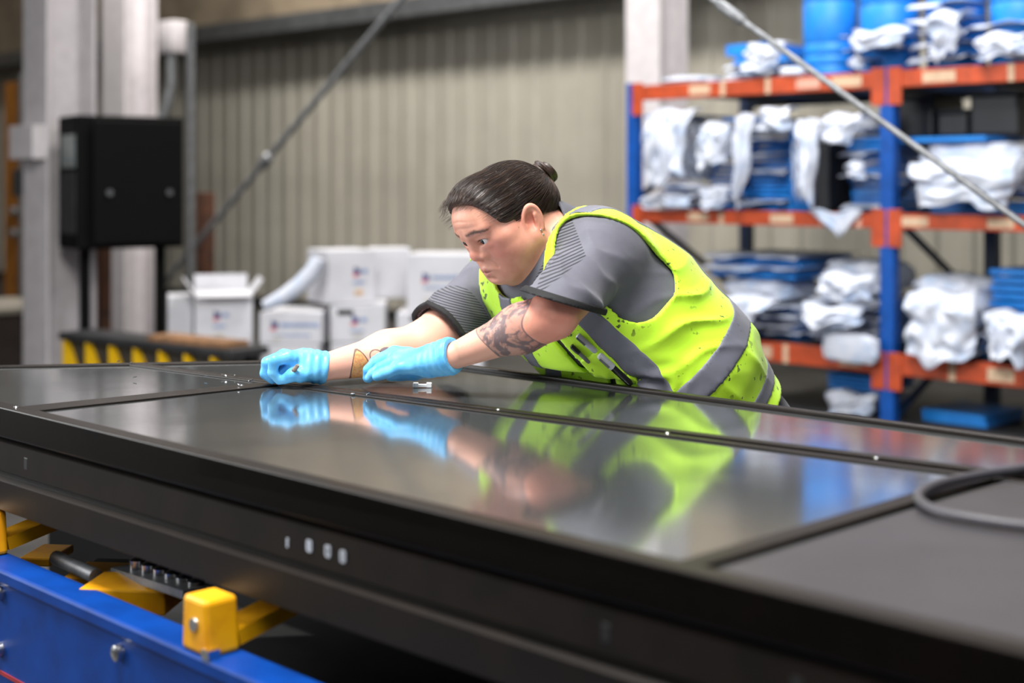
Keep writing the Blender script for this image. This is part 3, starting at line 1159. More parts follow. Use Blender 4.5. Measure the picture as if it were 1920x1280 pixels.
# --- top shelf, left bay
z = pile(1330, 1448, TOPZ, 5, .020, 'left on the top shelf', 11, wraps=(0, 1, 2), d0=.52, gap=.006)
board(rack_s(1405, .3), .52, z + Q, .26, .5, .06, .05, 0, 'film_covered_panel', 'short thick blue panel topping the left pile on the top shelf', None)
for cpx, r0, hs, lab in ((1543, .150, (.06, .05, .06, .22, .12), 'in the tall plain stack'), (1654, .155, (.12, .05, .16, .16), 'in the stack above the middle post'),
                         (1778, .150, (.06, .05, .05, .05, .06, .12), 'in the ruffled stack'), (1896, .138, (.05, .05, .07, .10, .10), 'in the top right stack')):
    z = TOPZ
    s = rack_s(cpx, .18)
    for k, h in enumerate(hs):
        drum(s + rr.uniform(-.006, .006), .26, z, r0 * rr.uniform(.96, 1.0), h, ORD[k] + 'lowest round blue cover ' + lab, 'round covers ' + lab)
        z += h + .003
        if (cpx == 1654 and k in (0, 1)) or (cpx == 1778 and k < 5) or (cpx == 1896 and k in (0, 1, 2)):
            sheet_wrap(s, .24, z + .003, r0 * 2.02, r0 * 1.75, .030, int(cpx) + k, ORD[k] + 'lowest white foam sheet poking out ' + lab, 'foam sheets ' + lab, ruff=.05, out=.05)
            z += .009
bundle(rack_s(1268, .05), .22, TOPZ, .34, .36, .05, 5, 'flat white film on the left end of the top beam', ridge=.08)
bundle(rack_s(1490, .02), .02, TOPZ, .18, .12, .05, 6, 'white film scrap on the top beam beside the brace rod', ridge=.10)

# --- middle shelf
z = pile(1216, 1300, MIDZ, 3, .030, 'low left on the middle shelf', 21, wraps=(0, 1, 2), gap=.012, ruff=.05)
bundle(rack_s(1252, .12), .32, z + Q, .27, .50, .36, 23, 'big crumpled white bundle left on the middle shelf', ridge=.14)
board(rack_s(1255, .3), .50, z + .375, .28, .5, .016, .02, 0, 'film_covered_panel', 'blue panel lying over the left bundle of the middle shelf', None)
z = pile(1303, 1372, MIDZ, 10, .017, 'of narrow panels on the middle shelf', 24, wraps=(2, 4, 6, 9), gap=.006, ruff=.05)
bundle(rack_s(1337, .12), .30, z + Q, .20, .44, .20, 25, 'white foam bundle on the narrow panels of the middle shelf', ridge=.13)
z = pile(1375, 1464, MIDZ, 14, .020, 'under the white arch of the middle shelf', 26, wraps=(1, 7, 10, 13), gap=.006, ruff=.05)
bundle(rack_s(1426, .12), .34, z + Q, .31, .56, .075, 27, 'white foam arch over the pile of the middle shelf', ridge=.09)
board(rack_s(1424, .3), .46, z + .088, .31, .6, .018, -.02, 0, 'film_covered_panel', 'blue panel lying over the white arch of the middle shelf', None)
for k in range(3):
    board(rack_s(1501 + k * 13, .2), .36, MIDZ, .012, .48, .46 - .03 * k, 0, 0, 'film_covered_panel', ('left', 'middle', 'right')[k] + ' one of three blue panels standing on edge on the middle shelf', 'panels standing on edge')
    bundle(rack_s(1507.5 + k * 13, .2), .33, MIDZ, .028, .52, .46 - .03 * k, 40 + k, ('left', 'middle', 'right')[k] + ' white foam strip between the upright panels of the middle shelf', 'upright foam strips', ridge=.06)
z = pile(1562, 1646, MIDZ, 10, .030, 'left of the post on the middle shelf', 28, wraps=(0, 4, 7), gap=.006, ruff=.05)
o = board(rack_s(1547, .1), .20, MIDZ, .07, .24, .36, .0, 0, 'plastic_tray', 'black plastic tray standing left of the middle post', None, M_BLK)
o['category'] = 'tray'
bundle(rack_s(1600, .12), .34, z + Q, .27, .46, .11, 29, 'white foam folded over the pile left of the middle post', ridge=.12)
m = MB()
c0 = R(rack_s(1577), -.036, 0)
NN = 14
V_, F_ = [], []
for i in range(NN + 1):
    for j in range(NN + 1):
        u, w_ = i / NN - .5, j / NN
        half = .155 * (1 - w_ * .93)
        V_.append(c0 + AX * (u * 2 * half - .02 * w_) + BX * (-.010 - .012 * math.sin(u * 14 + w_ * 4) * w_ - .008) + UP * (MIDZ + .006 - .125 * w_ - .012 * math.cos(u * 9)))
F_ = [(i * (NN + 1) + j, (i + 1) * (NN + 1) + j, (i + 1) * (NN + 1) + j + 1, i * (NN + 1) + j + 1) for i in range(NN) for j in range(NN)]
m.add(V_, F_)
o = m.build('foam_sheet', M_FOAM, None, smooth=True, origin=c0 + UP * MIDZ)
o.location = o.location + Vector([float(q_) for q_ in RP0])
sol = o.modifiers.new('thickness', 'SOLIDIFY')
sol.thickness = .004
tag(o, 'white foam sheet hanging in a point over the middle beam', 'foam sheet')
# right bay
z = pile(1705, 1935, MIDZ, 3, .016, 'low right on the middle shelf', 31, wraps=(), gap=.004)
bundle(rack_s(1814, .1), .26, z + Q, .64, .42, .28, 32, 'large white plastic wrapped bundle right of the middle post', ridge=.10)
board(rack_s(1790, .3), .34, z + .29, .56, .5, .022, .04, 0, 'film_covered_panel', 'blue panel lying on the large white bundle', None)
for px, w, h, lab in ((1745, .20, .20, 'black plastic box next to the middle post'), (1815, .16, .12, 'low black plastic box between the two taller ones'), (1893, .25, .20, 'long black plastic box at the right end of the middle shelf')):
    e_ = MB()
    s_ = rack_s(px, .40)
    e_.box((0, 0, h / 2), (w, .34, h), AXES, .015)
    e_.box((0, 0, h + .008), (w * 1.04, .36, .016), AXES, .006)
    o = e_.build('plastic_box', M_BLK, None)
    o.location = Vector([float(v_) for v_ in RP0 + R(s_, .40, z + .316)])
    tag(o, lab, 'box')

# --- low shelf
z = pile(1290, 1488, LOWZ, 4, .024, 'left on the low shelf', 41, wraps=(0, 1, 2, 3), gap=.012, ruff=.06)
bundle(rack_s(1395, .12), .38, z + Q, .50, .52, .13, 42, 'slumped white wrap on the left pile of the low shelf', ridge=.09)
z2 = pile(1300, 1480, z + .14, 4, .020, 'heaped on the slumped wrap', 43, wraps=(1, 3), gap=.008)
z = pile(1504, 1646, LOWZ, 7, .016, 'left of the post on the low shelf', 44, wraps=(0, 1, 2, 3, 4, 5, 6), gap=.010, ruff=.07)
bundle(rack_s(1585, .12), .36, z + Q, .42, .50, .19, 45, 'plump white bundle topping the stack left of the post', ridge=.10)
bundle(rack_s(1596, -.09), -.095, LOWZ - .055, .34, .085, .15, 46, 'white bag bulging over the low beam', ridge=.06)
z = pile(1700, 1830, LOWZ, 3, .018, 'right of the post on the low shelf', 47, wraps=(0, 1, 2), gap=.01, ruff=.07)
bundle(rack_s(1758, .1), .34, z + Q, .44, .50, .27, 48, 'big folded white foam sack right of the middle post', ridge=.11)
z = pile(1838, 1960, LOWZ, 5, .018, 'right on the low shelf', 49, wraps=(0, 1, 2, 3, 4), gap=.014, ruff=.08)
z = pile(1830, 1960, z + Q, 6, .024, 'stacked clean at the right', 50, wraps=(), gap=.014)

for (a_, b_, c_, d_, sd, am, tp, lb) in (
        (1208, 1292, 206, 352, 101, .05, (.0, .1), 'tall creased white sheet draped over the leftmost bundle of the middle shelf'),
        (1198, 1290, 366, 392, 102, .03, (0, 0), 'narrow white sheet along the left of the middle beam'),
        (1306, 1358, 232, 322, 103, .05, (.1, .0), 'crumpled white sheet over the narrow panels of the middle shelf'),
        (1306, 1360, 350, 394, 104, .04, (.1, .1), 'low white sheet under the narrow panels of the middle shelf'),
        (1374, 1410, 216, 388, 105, .04, (.05, .45), 'left leg of the white arch on the middle shelf'),
        (1420, 1480, 204, 250, 106, .04, (.0, .0), 'white sheet forming the top of the arch on the middle shelf'),
        (1490, 1532, 226, 386, 107, .05, (.2, .0), 'right leg of the white arch on the middle shelf'),
        (1540, 1612, 214, 272, 108, .05, (.0, .25), 'folded white sheet above the black tray on the middle shelf'),
        (1584, 1622, 306, 336, 109, .03, (.1, .1), 'small white flap between blue panels left of the middle post'),
        (1700, 1908, 300, 398, 110, .05, (.1, .1), 'wide pale plastic sheet hanging right of the middle post'),
        (1300, 1440, 556, 640, 111, .05, (.0, .3), 'grey white sheet sagging over the left pile of the low shelf'),
        (1528, 1632, 514, 566, 112, .05, (.1, .0), 'creased white sheet topping the stack left of the post on the low shelf'),
        (1498, 1614, 574, 616, 113, .06, (.1, .05), 'ragged white sheet hanging from the stack left of the post on the low shelf'),
        (1700, 1828, 548, 688, 114, .06, (.0, .0), 'big folded white sheet hanging right of the post on the low shelf'),
        (1838, 1930, 586, 690, 115, .05, (.2, .0), 'white sheet hanging at the right end of the low shelf'),
        (1392, 1464, 82, 134, 116, .05, (.1, .1), 'crumpled white sheet at the left of the top shelf'),
        (1588, 1702, 54, 96, 117, .04, (.1, .1), 'white sheet curling over the covers above the middle post'),
        (1734, 1806, 20, 120, 118, .06, (.25, .25), 'zigzag white sheet on the ruffled stack of the top shelf'),
        (1824, 1925, 62, 112, 119, .05, (.1, .0), 'white sheet across the top right stack'),
        (1588, 1618, 108, 128, 120, .03, (.1, .1), 'small white scrap on the top beam above the middle post'),
        (1544, 1640, 738, 782, 121, .04, (.1, .1), 'white sheet slung under the blue panels on the dolly')):
    dd = -.10 if c_ > 150 else -.02
    dd -= .04 * (sd % 2)
    if c_ > 700:
        dd = .10
    hang_sheet(a_, b_, c_, d_, dd, sd, lb, am, tp)

# --- floor level: dolly with wrapped panels
dl = empty('floor_dolly', tuple(RP0 + R(.0, .52, 0)))
tag(dl, 'dark low dolly under the rack', 'dolly')
MB().box((0, 0, .11), (1.9, .7, .04), AXES, .006).build('deck', M_DARK, dl)
for sx in (-.6, .6):
    for sy in (-.25, .25):
        MB().tube([R(sx, sy - .02, .045), R(sx, sy + .02, .045)], .045, 14).build('wheel', M_BLACK, dl)
bundle(rack_s(1590, .2), .42, .134, .36, .4, .10, 61, 'white wrap under the blue panels on the dolly', ridge=.07)
zz = .24
for k in range(4):
    board(rack_s(1592, .2), .42, zz, .30, .36, .014, .03 * k, .0, 'film_covered_panel', ORD[k] + 'lowest blue panel in the small pile on the dolly', 'blue panels on the dolly')
    zz += .022
for k in range(2):
    board(rack_s(1800, .3), .44, .134 + k * .03, .34, .4, .024, .04 * k, 0, 'film_covered_panel', ('lower', 'upper')[k] + ' blue panel low on the dolly right of the middle post', 'blue panels low on the right')

# ------------------------------------------------------------------ white cartons, yellow-toothed bench
M_CARD = simple('white_carton', (198, 197, 202), .65, var=.05, scale=5)
M_CARDIN = simple('carton_inside', (190, 186, 182), .7)
M_NAVY = simple('navy_print', (40, 62, 120), .6)
M_REDP = simple('red_print', (214, 62, 66), .6)
M_BLUEP = simple('pale_blue_print', (120, 142, 184), .6)
M_TAN = simple('tan_print', (208, 176, 140), .6)


def carton(px, py_top, depth, w, dp, h, yaw, label, logo=None, open_flaps=False, hole=False, zb_=None, tan=False):
    w, dp = w * 1.03, dp * 1.0
    top = P(px, py_top, depth)
    z0 = top[2] - h if zb_ is None else zb_
    e = empty('carton', (float(top[0]), float(top[1]), float(z0)), yaw)
    tag(e, label, 'carton', None)
    MB().box((0, dp / 2, h / 2), (w, dp, h), None, .004).build('body', M_CARD, e)
    if logo:
        x0, wid = logo
        m = MB()
        m.box((x0, -.0015, h * .60), (.034, .003, .030))
        m.box((x0 - .012, -.0015, h * .60 + .018), (.014, .003, .012))
        m.build('logo_mark', M_NAVY, e)
        MB().box((x0 - .008, -.0018, h * .60 - .021), (.030, .003, .013)).build('logo_mark', M_REDP, e)
        if wid:
            rs_ = random.Random(int(px))
            x = x0 + .032
            m = MB()
            while x < x0 + .03 + wid:
                cw = rs_.uniform(.008, .016)
                m.box((x + cw / 2, -.0015, h * .60), (cw, .003, .024 * rs_.uniform(.75, 1.1)))
                x += cw + .005
            m.build('lettering', M_BLUEP, e)
            m = MB()
            x = x0 - .01
            while x < x0 + wid * .95:
                cw = rs_.uniform(.008, .018)
                m.box((x + cw / 2, -.0015, h * .60 - .055), (cw, .003, .012))
                x += cw + .005
            m.build('lettering', M_BLUEP, e)
        else:
            MB().box((x0 + .045, -.0015, h * .60), (.03, .003, .022)).build('lettering', M_BLUEP, e)
            MB().box((x0 + .01, -.0015, h * .60 - .06), (.07, .003, .012)).build('lettering', M_BLUEP, e)
        MB().box((x0 + .01, -.0015, h * .2), (.05, .003, .03)).build('handling_mark', M_TAN if tan else M_CARDIN, e)
    if open_flaps:
        for sx in (-1, 1):
            a = .5
            MB().box((sx * (w / 2 + .028), dp / 2, h + .045), (.10, dp * .96, .005), np.stack([nrm([.6, 0, .8 * sx]), [0, 1, 0], nrm([-.8 * sx, 0, .6])])).build('flap', M_CARD, e)
        MB().box((0, dp + .018, h + .045), (w * .96, .005, .10)).build('flap', M_CARD, e)
        MB().box((0, -.03, h + .012), (w * .96, .075, .005), np.stack([[1, 0, 0], nrm([0, .9, .4]), nrm([0, -.4, .9])])).build('flap', M_CARD, e)
    if hole:
        MB().box((-w * .22, -.001, h * .80), (.085, .004, .028), None, .0018).build('hand_hole', M_BLACK, e)
    return e


def zpx(py, dep):
    return CAMZ + (HORIZON - py) / FPX * dep


D = 7.65
# hidden bottom layer stands on a pallet and carries the visible boxes
plt = empty('pallet', (float(P(625, 338, D)[0]), D + .38, 0))
tag(plt, 'dark pallet carrying the white cartons', 'pallet')
for k in range(7):
    MB().box((-.78 + .26 * k, 0, .115), (.16, 1.1, .02)).build('top_board', M_DARK, plt)
for k in range(3):
    MB().box((0, -.48 + .48 * k, .053), (1.72, .09, .10)).build('stringer', M_DARK, plt)
L0 = .128
h1 = .33
carton(545, 0, D - .05, .30, .36, h1, -.05, 'white carton hidden low under the printed carton', zb_=L0)
carton(672, 0, D + .02, .29, .36, h1, .05, 'white carton low under the carton with hand hole', zb_=L0)
carton(830, 0, D + .05, .42, .38, h1, -.03, 'white carton low behind the worker', zb_=L0)
carton(420, 0, D + .15, .30, .34, .30, .25, 'white carton low under the open carton at the left', zb_=L0)
z1 = L0 + h1 + .004
carton(545, 0, D - .05, .325, .38, zpx(584, D) - z1, -.05, 'white carton with long blue lettering at the front of the stack', logo=(-.085, .20), zb_=z1)
carton(670, 0, D + .02, .285, .36, zpx(572, D) - z1, .05, 'white carton with small logo and dark hand hole above the gloves', logo=(-.01, 0), hole=True, zb_=z1)
carton(815, 0, D + .05, .40, .38, zpx(588, D) - z1, -.03, 'plain white carton with dark hand hole behind the far sleeve', hole=True, zb_=z1)
carton(420, 0, D + .15, .30, .34, zpx(558, D) - .434, .25, 'white carton with open flaps at the left end of the stack', logo=(-.035, 0), open_flaps=True, zb_=.434)
carton(338, 0, D + .32, .13, .26, zpx(556, D + .30) - L0, .25, 'tall plain white carton at the far left of the stack', zb_=L0)
z2 = zpx(572, D) + .004
carton(660, 0, D + .06, .27, .30, zpx(470, D) - z2, .52, 'white carton with small logo on top of the stack', logo=(.03, 0), zb_=z2, tan=True)
z3 = zpx(588, D) + .004
carton(833, 0, D + .06, .40, .36, zpx(478, D) - z3, -.10, 'wide white carton with long lettering beside the worker', logo=(-.10, .26), zb_=z3)
carton(733, 0, D + .40, .22, .22, zpx(466, D + .4) - z2, .2, 'white carton standing behind in the gap of the upper row', zb_=z2)

# curved white foam roll leaning on the cartons
pts = [P(497, 583, 7.62), P(530, 568, 7.60), P(562, 545, 7.62), P(585, 520, 7.60), P(598, 495, 7.60)]
base_ = pts[0]
fr_ = MB().tube([q - base_ + UP * .030 for q in pts], [.03, .042, .046, .044, .034], 14).build('foam_roll', M_FOAM, None, smooth=True)
fr_.location = Vector([float(q) for q in base_])
tag(fr_, 'curved white foam roll leaning between the cartons', 'foam roll')

# low dark bench with yellow triangular teeth
bz = .50
b0 = T(112, 622, bz)
b1 = T(440, 657, bz)
bd = np.array([*nrm(b1 - b0), 0])
bo = np.array([bd[1], -bd[0], 0])
bn = np.linalg.norm(b1 - b0)
bb = np.array([*b0, 0])
bench = empty('steel_bench', tuple(bb))
tag(bench, 'low dark steel bench with yellow triangular gussets', 'bench')
bx_ = np.stack([bd, bo, UP])
MB().box(bd * bn / 2 - bo * .11 + UP * (bz - .02), (bn, .24, .04), bx_, .004).build('top_plate', M_DARK, bench)
MB().box(bd * bn / 2 - bo * .05 + UP * (bz - .17), (bn, .02, .26), bx_).build('web_plate', M_DARK, bench)
MB().box(bd * bn / 2 - bo * .02 + UP * .18, (bn + .05, .10, .04), bx_, .004).build('bottom_rail', M_DARK, bench)
M_YB = simple('bench_yellow_paint', (236, 186, 10), .5, var=.1)
nt = 7
for k in range(nt):
    x = bn * (k + .12) / nt
    w = bn / nt * .78
    tri = [bd * x + UP * (bz - .045), bd * (x + w * .10) + UP * (bz - .045), bd * (x + w) + UP * .205, bd * x + UP * .205]
    MB().prism([q + bo * .0 for q in tri], (0, 0, 0), -bo * .035).build('gusset', M_YB, bench)
for x in (.08, bn - .08):
    MB().box(bd * x - bo * .18 + UP * (bz - .04) / 2, (.06, .06, bz - .04), bx_).build('leg', M_DARK, bench)
    MB().box(bd * x - bo * .02 + UP * .08, (.06, .06, .16), bx_).build('leg', M_DARK, bench)
wp = MB().box((0, 0, .014), (bn * .42, .16, .028), bx_, .003).build('timber_plank', simple('tan_timber', (150, 108, 72), .7, var=.25), None)
wp.location = Vector([float(q) for q in bb + bd * bn * .72 - bo * .10 + UP * (bz + .001)])
tag(wp, 'tan timber plank lying on the steel bench', 'plank')

# ------------------------------------------------------------------ the worker: joints and distance fields
HS = 0.95
HC = np.array([-0.0165, 2.715, CAMZ - 0.0715])


def _rot(z, x, y):
    cz, sz, cx, sx, cy, sy = np.cos(z), np.sin(z), np.cos(x), np.sin(x), np.cos(y), np.sin(y)
    Rz = np.array([[cz, -sz, 0], [sz, cz, 0], [0, 0, 1]])
    Rx = np.array([[1, 0, 0], [0, cx, -sx], [0, sx, cx]])
    Ry = np.array([[cy, 0, sy], [0, 1, 0], [-sy, 0, cy]])
    return Rz @ Rx @ Ry


HR = _rot(math.radians(126.8), math.radians(-35.2), math.radians(6.7))   # columns: right, forward, up


def to_head(p):
    return ((p - HC.astype(np.float32)) @ HR.astype(np.float32)) / HS


def from_head(q):
    return HC + HS * (HR @ np.asarray(q, float))


LSH, LEL, LWR = P(1126, 480, 2.665), P(1038, 591, 2.49), P(842, 671, 2.56)
RSH, REL, RWR = P(925, 545, 2.93), P(792, 650, 2.80), P(604, 689, 2.69)
NECK = P(1045, 462, 2.775)
RT = nrm(RSH - LSH)                                       # towards his right
SP = [P(1015, 478, 2.775), P(1160, 600, 2.81), P(1252, 705, 2.83), P(1330, 815, 2.88)]
TA = nrm(SP[3] - SP[0])                                    # down along the trunk
_tt = np.array([(s - SP[0]) @ TA for s in SP])
SPC = [np.polyfit(_tt, np.array([s[i] for s in SP]), 3) for i in range(3)]


EDGE_P = P(907, 690, .385 * FPX / (690 - HORIZON))[:2]
_e2 = P(1913, 824, .385 * FPX / (824 - HORIZON))[:2]
EDGE_N = nrm(np.array([-(_e2 - EDGE_P)[1], (_e2 - EDGE_P)[0]]))


def spine(t):
    c = np.stack([np.polyval(q, t) for q in SPC], -1)
    d = np.stack([np.polyval(np.polyder(q), t) for q in SPC], -1)
    d = d / np.linalg.norm(d, axis=-1, keepdims=True)
    r = RT - (d @ RT)[..., None] * d
    r = r / np.linalg.norm(r, axis=-1, keepdims=True)
    f = np.cross(r, d)                                     # forward (chest side)
    return c, d, r, f


def trunk_param(p):
    """(t, angle, l, f): distance down the trunk, angle from front centre to his left"""
    t = np.clip((p - SP[0]) @ TA, -.12, .55)
    c, d, r, f = spine(t)
    q = p - c
    l = -(q * r).sum(1)
    ff = (q * f).sum(1)
    return (p - SP[0]) @ TA, np.degrees(np.arctan2(l, ff)), l, ff


def frame_at(t):
    c, d, r, f = spine(np.array([t]))
    return c[0], np.stack([r[0], f[0], d[0]])


C1, A1 = frame_at(.07)
C1 = C1 + A1[1] * .014 + A1[2] * .006
C2, A2 = frame_at(_tt[1])
C3, A3 = frame_at(_tt[2])
C4, A4 = frame_at(_tt[3])
HIPL, HIPR = C4 - RT * .095 + np.array([0, 0, -.06]), C4 + RT * .095 + np.array([0, 0, -.06])
FWD = nrm(np.array([-.72, -.69, 0]))
SIDE = nrm(np.array([RT[0], RT[1], 0]))
KNL = np.array([HIPL[0], HIPL[1], 0]) + FWD * .03 + np.array([0, 0, .44])
KNR = np.array([HIPR[0], HIPR[1], 0]) + FWD * .03 + np.array([0, 0, .44])
ANL = KNL * [1, 1, 0] - FWD * .05 - SIDE * .03 + np.array([0, 0, .08])
ANR = KNR * [1, 1, 0] - FWD * .05 + SIDE * .03 + np.array([0, 0, .08])

RH = dict(   # his right hand, pinching a blade on the panel
    palm=[P(600, 688, 2.692), P(572, 683, 2.685), P(546, 676, 2.676)],
    fingers=[
        ([P(548, 672, 2.656), P(540, 669, 2.652), P(514, 676, 2.640), P(511, 698, 2.644), P(524, 712, 2.650)], [.012, .0115, .0098, .0088, .0075]),
        ([P(545, 670, 2.674), P(532, 667, 2.670), P(501, 680, 2.662), P(497, 700, 2.666), P(511, 711, 2.672)], [.012, .0115, .0098, .0088, .0075]),
        ([P(546, 672, 2.693), P(530, 671, 2.692), P(500, 685, 2.690), P(499, 702, 2.690), P(513, 709, 2.690)], [.012, .011, .0095, .0085, .0075]),
        ([P(549, 678, 2.712), P(534, 678, 2.712), P(509, 691, 2.712), P(508, 702, 2.710), P(521, 708, 2.708)], [.011, .010, .0085, .008, .007])],
    thumb=([P(584, 697, 2.672), P(564, 703, 2.650), P(548, 703, 2.642), P(534, 710, 2.646)], [.014, .0125, .0110, .0085]),
    web=([P(578, 690, 2.670), P(548, 689, 2.664), P(530, 698, 2.664)], [.014, .0125, .008]))
LH = dict(   # his left hand hovering over the panel, palm down
    palm=[P(838, 669, 2.552), P(800, 678, 2.575), P(762, 680, 2.598)],
    fingers=[
        ([P(768, 664, 2.628), P(740, 662, 2.638), P(712, 674, 2.645), P(698, 689, 2.648), P(694, 704, 2.648)], [.0125, .012, .0102, .009, .0078]),
        ([P(766, 668, 2.605), P(736, 665, 2.612), P(705, 678, 2.618), P(692, 693, 2.620), P(689, 708, 2.622)], [.0125, .012, .0102, .0092, .0078]),
        ([P(768, 676, 2.585), P(741, 676, 2.590), P(713, 690, 2.594), P(701, 700, 2.597), P(692, 709, 2.600)], [.0125, .0115, .0098, .0088, .0075]),
        ([P(774, 688, 2.568), P(750, 689, 2.572), P(727, 699, 2.575), P(716, 702, 2.577), P(706, 706, 2.580)], [.0118, .0105, .0088, .008, .007])],
    thumb=([P(806, 690, 2.600), P(778, 699, 2.625), P(752, 702, 2.642), P(733, 705, 2.648)], [.015, .0125, .0105, .0085]))


def hand_sdf(p, H, grow=0.0, cuff=None):
    w, m, k = H['palm']
    fl = H['fingers']
    d = rc(p, w, m, .027, .026)
    for i, (ch, rs) in enumerate(fl):                      # palm spreads to each knuckle
        d = smin(d, rc(p, m, ch[1], .017, rs[1] * 1.02), .012)
    d = smin(d, rc(p, w, H['thumb'][0][0], .02, .017), .012)
    for ch, rs in fl:
        d = smin(d, chain(p, ch, rs, .003), .0035)
    d = smin(d, chain(p, *H['thumb'], .004), .006)
    if 'web' in H:
        d = smin(d, chain(p, *H['web'], .004), .006)
    return d - grow


def head_sdf(p, full=False):
    q = to_head(p)
    x, y, z = q[:, 0], q[:, 1], q[:, 2]
    a = np.abs(x)
    m = np.stack([a, y, z], 1)
    d = ell(q, (0, -.018, .022), (.079, .096, .073))
    d = smin(d, ell(q, (0, .036, .034), (.068, .061, .053)), .03)
    d = smin(d, ell(q, (0, .034, -.028), (.066, .058, .068)), .03)
    d = smin(d, ell(m, (.044, .040, -.036), (.038, .038, .045)), .022)
    d = smin(d, ell(m, (.056, .044, -.006), (.020, .028, .015)), .018)
    d = smin(d, rc(m, (.064, -.002, -.052), (.022, .066, -.081), .026, .022), .03)
    d = smin(d, ell(q, (0, .075, -.083), (.026, .020, .018)), .016)
    d = smin(d, ell(q, (0, .030, -.079), (.052, .052, .030)), .03)
    # brow and eye sockets
    d = smin(d, rc(m, (.010, .0885, .0215), (.047, .073, .0255), .0095, .0085), .014)
    d = smax(d, -ell(m, (.0325, .1025, .0030), (.0215, .0215, .0130)), .012)
    # eyelids with a narrow opening
    eye = np.array([.0325, .0765, .0030])
    lid = np.sqrt(((m - eye.astype(np.float32)) ** 2).sum(1)) - .0142
    tilt = math.radians(6)
    ax = np.array([[math.cos(tilt), 0, math.sin(tilt)], [0, 1, 0], [-math.sin(tilt), 0, math.cos(tilt)]])
    slot = ell(m, eye + np.array([0, .0135, -.0012]), (.0170, .0128, .0062), ax)
    d = smin(d, lid, .006)
    d = smin(d, rc(m, (.022, .0885, .0108), (.047, .0800, .0100), .0028, .0026), .006)       # fold above the lid
    d = smin(d, rc(m, (.024, .0870, -.0105), (.044, .0800, -.0095), .0030, .0026), .008)     # bag below
    d = smax(d, -slot, .0018)
    # nose
    n = rc(q, (0, .0865, .012), (0, .0955, -.016), .0090, .0115)
    n = smin(n, ell(q, (0, .0965, -.0215), (.0155, .0130, .0120)), .008)
    n = smin(n, ell(m, (.0175, .0905, -.0260), (.0098, .0115, .0092)), .006)
    d = smin(d, n, .009)
    d = smax(d, -ell(m, (.0085, .0960, -.0345), (.0046, .0060, .0038)), .003)
    # mouth: muzzle, lips, parting line, corners pulled down
    d = smin(d, ell(q, (0, .069, -.056), (.036, .030, .028)), .014)
    d = smin(d, rc(m, (.003, .0985, -.0550), (.0250, .0905, -.0590), .0062, .0030), .005)
    d = smin(d, rc(m, (.000, .0965, -.0675), (.0240, .0890, -.0640), .0078, .0032), .005)
    line = rc(m, (.0, .1035, -.0615), (.0235, .0925, -.0612), .0016, .0009)
    d = smax(d, -line, .0022)
    d = smax(d, -rc(m, (.020, .0975, -.033), (.033, .090, -.056), .0012, .0012), .007)        # nasolabial fold
    d = smax(d, -ell(q, (0, .0975, -.0795), (.014, .004, .0035)), .006)                      # under the lip
    # forehead creases
    d = d + .0007 * np.exp(-((z - .052 - .004 * np.cos(x * 60)) / .0022) ** 2) * np.exp(-(x / .035) ** 2) * (y > .05)
    d = d + .0007 * np.exp(-((z - .040 - .003 * np.cos(x * 60)) / .0022) ** 2) * np.exp(-(x / .035) ** 2) * (y > .05)
    # ears
    e = (m - np.array([.0790, -.004, -.022], np.float32)) / 1.12
    ca, sa = math.cos(math.radians(14)), math.sin(math.radians(14))
    ex, ey = e[:, 0] * ca + e[:, 1] * sa, -e[:, 0] * sa + e[:, 1] * ca
    ce, se = math.cos(math.radians(-20)), math.sin(math.radians(-20))
    ez = e[:, 2] * ce + ey * se
    ey = ey * ce - e[:, 2] * se
    E3 = np.stack([ex, ey, ez], 1)
    ear = ell(E3, (.002, .000, .000), (.0070, .0195, .0310))
    ear = smax(ear, -ell(E3, (.0090, .0025, .0035), (.0095, .0125, .0185)), .0025)
    rho = np.sqrt((ey / .0180) ** 2 + ((ez - .002) / .0285) ** 2)
    hel = np.sqrt(((rho - 1) * .021) ** 2 + (ex - .0045) ** 2) - .0040
    hel = np.maximum(hel, -(ez + .016))
    ear = smin(ear, hel, .003)
    ear = smin(ear, rc(E3, (.005, -.006, -.012), (.006, -.005, .014), .0032, .0028), .004)
    ear = smin(ear, ell(E3, (.003, .002, -.0260), (.0048, .0090, .0095)), .004)
    ear = smin(ear, ell(E3, (.004, .0135, -.004), (.0035, .0035, .0050)), .003)
    d = smin(d, ear * 1.12, .004)
    return d * HS


def neck_sdf(p, grow=0.0):
    a = from_head((0, -.022, -.040))
    d = rc(p, a, NECK, .061 + grow, .068 + grow)
    return smin(d, rc(p, from_head((0, .030, -.080)), NECK - A1[1] * -.035, .042 + grow, .050 + grow), .03)


def trunk_sdf(p, grow=0.0):
    d = ell(p, C1, (.176 + grow, .118 + grow, .122 + grow), A1)
    d = smin(d, ell(p, C2, (.178 + grow, .156 + grow, .150 + grow), A2), .07)
    d = smin(d, ell(p, C3, (.186 + grow, .164 + grow, .150 + grow), A3), .07)
    d = smin(d, ell(p, C4, (.182 + grow, .138 + grow, .140 + grow), A4), .06)
    for S in (LSH, RSH):
        d = smin(d, rc(p, NECK + (C1 - NECK) * .45, S, .050 + grow, .058 + grow), .05)
    edge = np.maximum((p[:, :2] - EDGE_P.astype(np.float32)) @ EDGE_N.astype(np.float32), p[:, 2] - .957)   # leans against the panel edge
    return smax(d, .036 - grow - edge, .008)


def legs_sdf(p, grow=0.0):
    d = rc(p, HIPL, KNL, .098 + grow, .068 + grow)
    d = np.minimum(d, rc(p, HIPR, KNR, .098 + grow, .068 + grow))
    d = smin(d, rc(p, KNL, ANL, .064 + grow, .044 + grow), .03)
    d = smin(d, rc(p, KNR, ANR, .064 + grow, .044 + grow), .03)
    return d


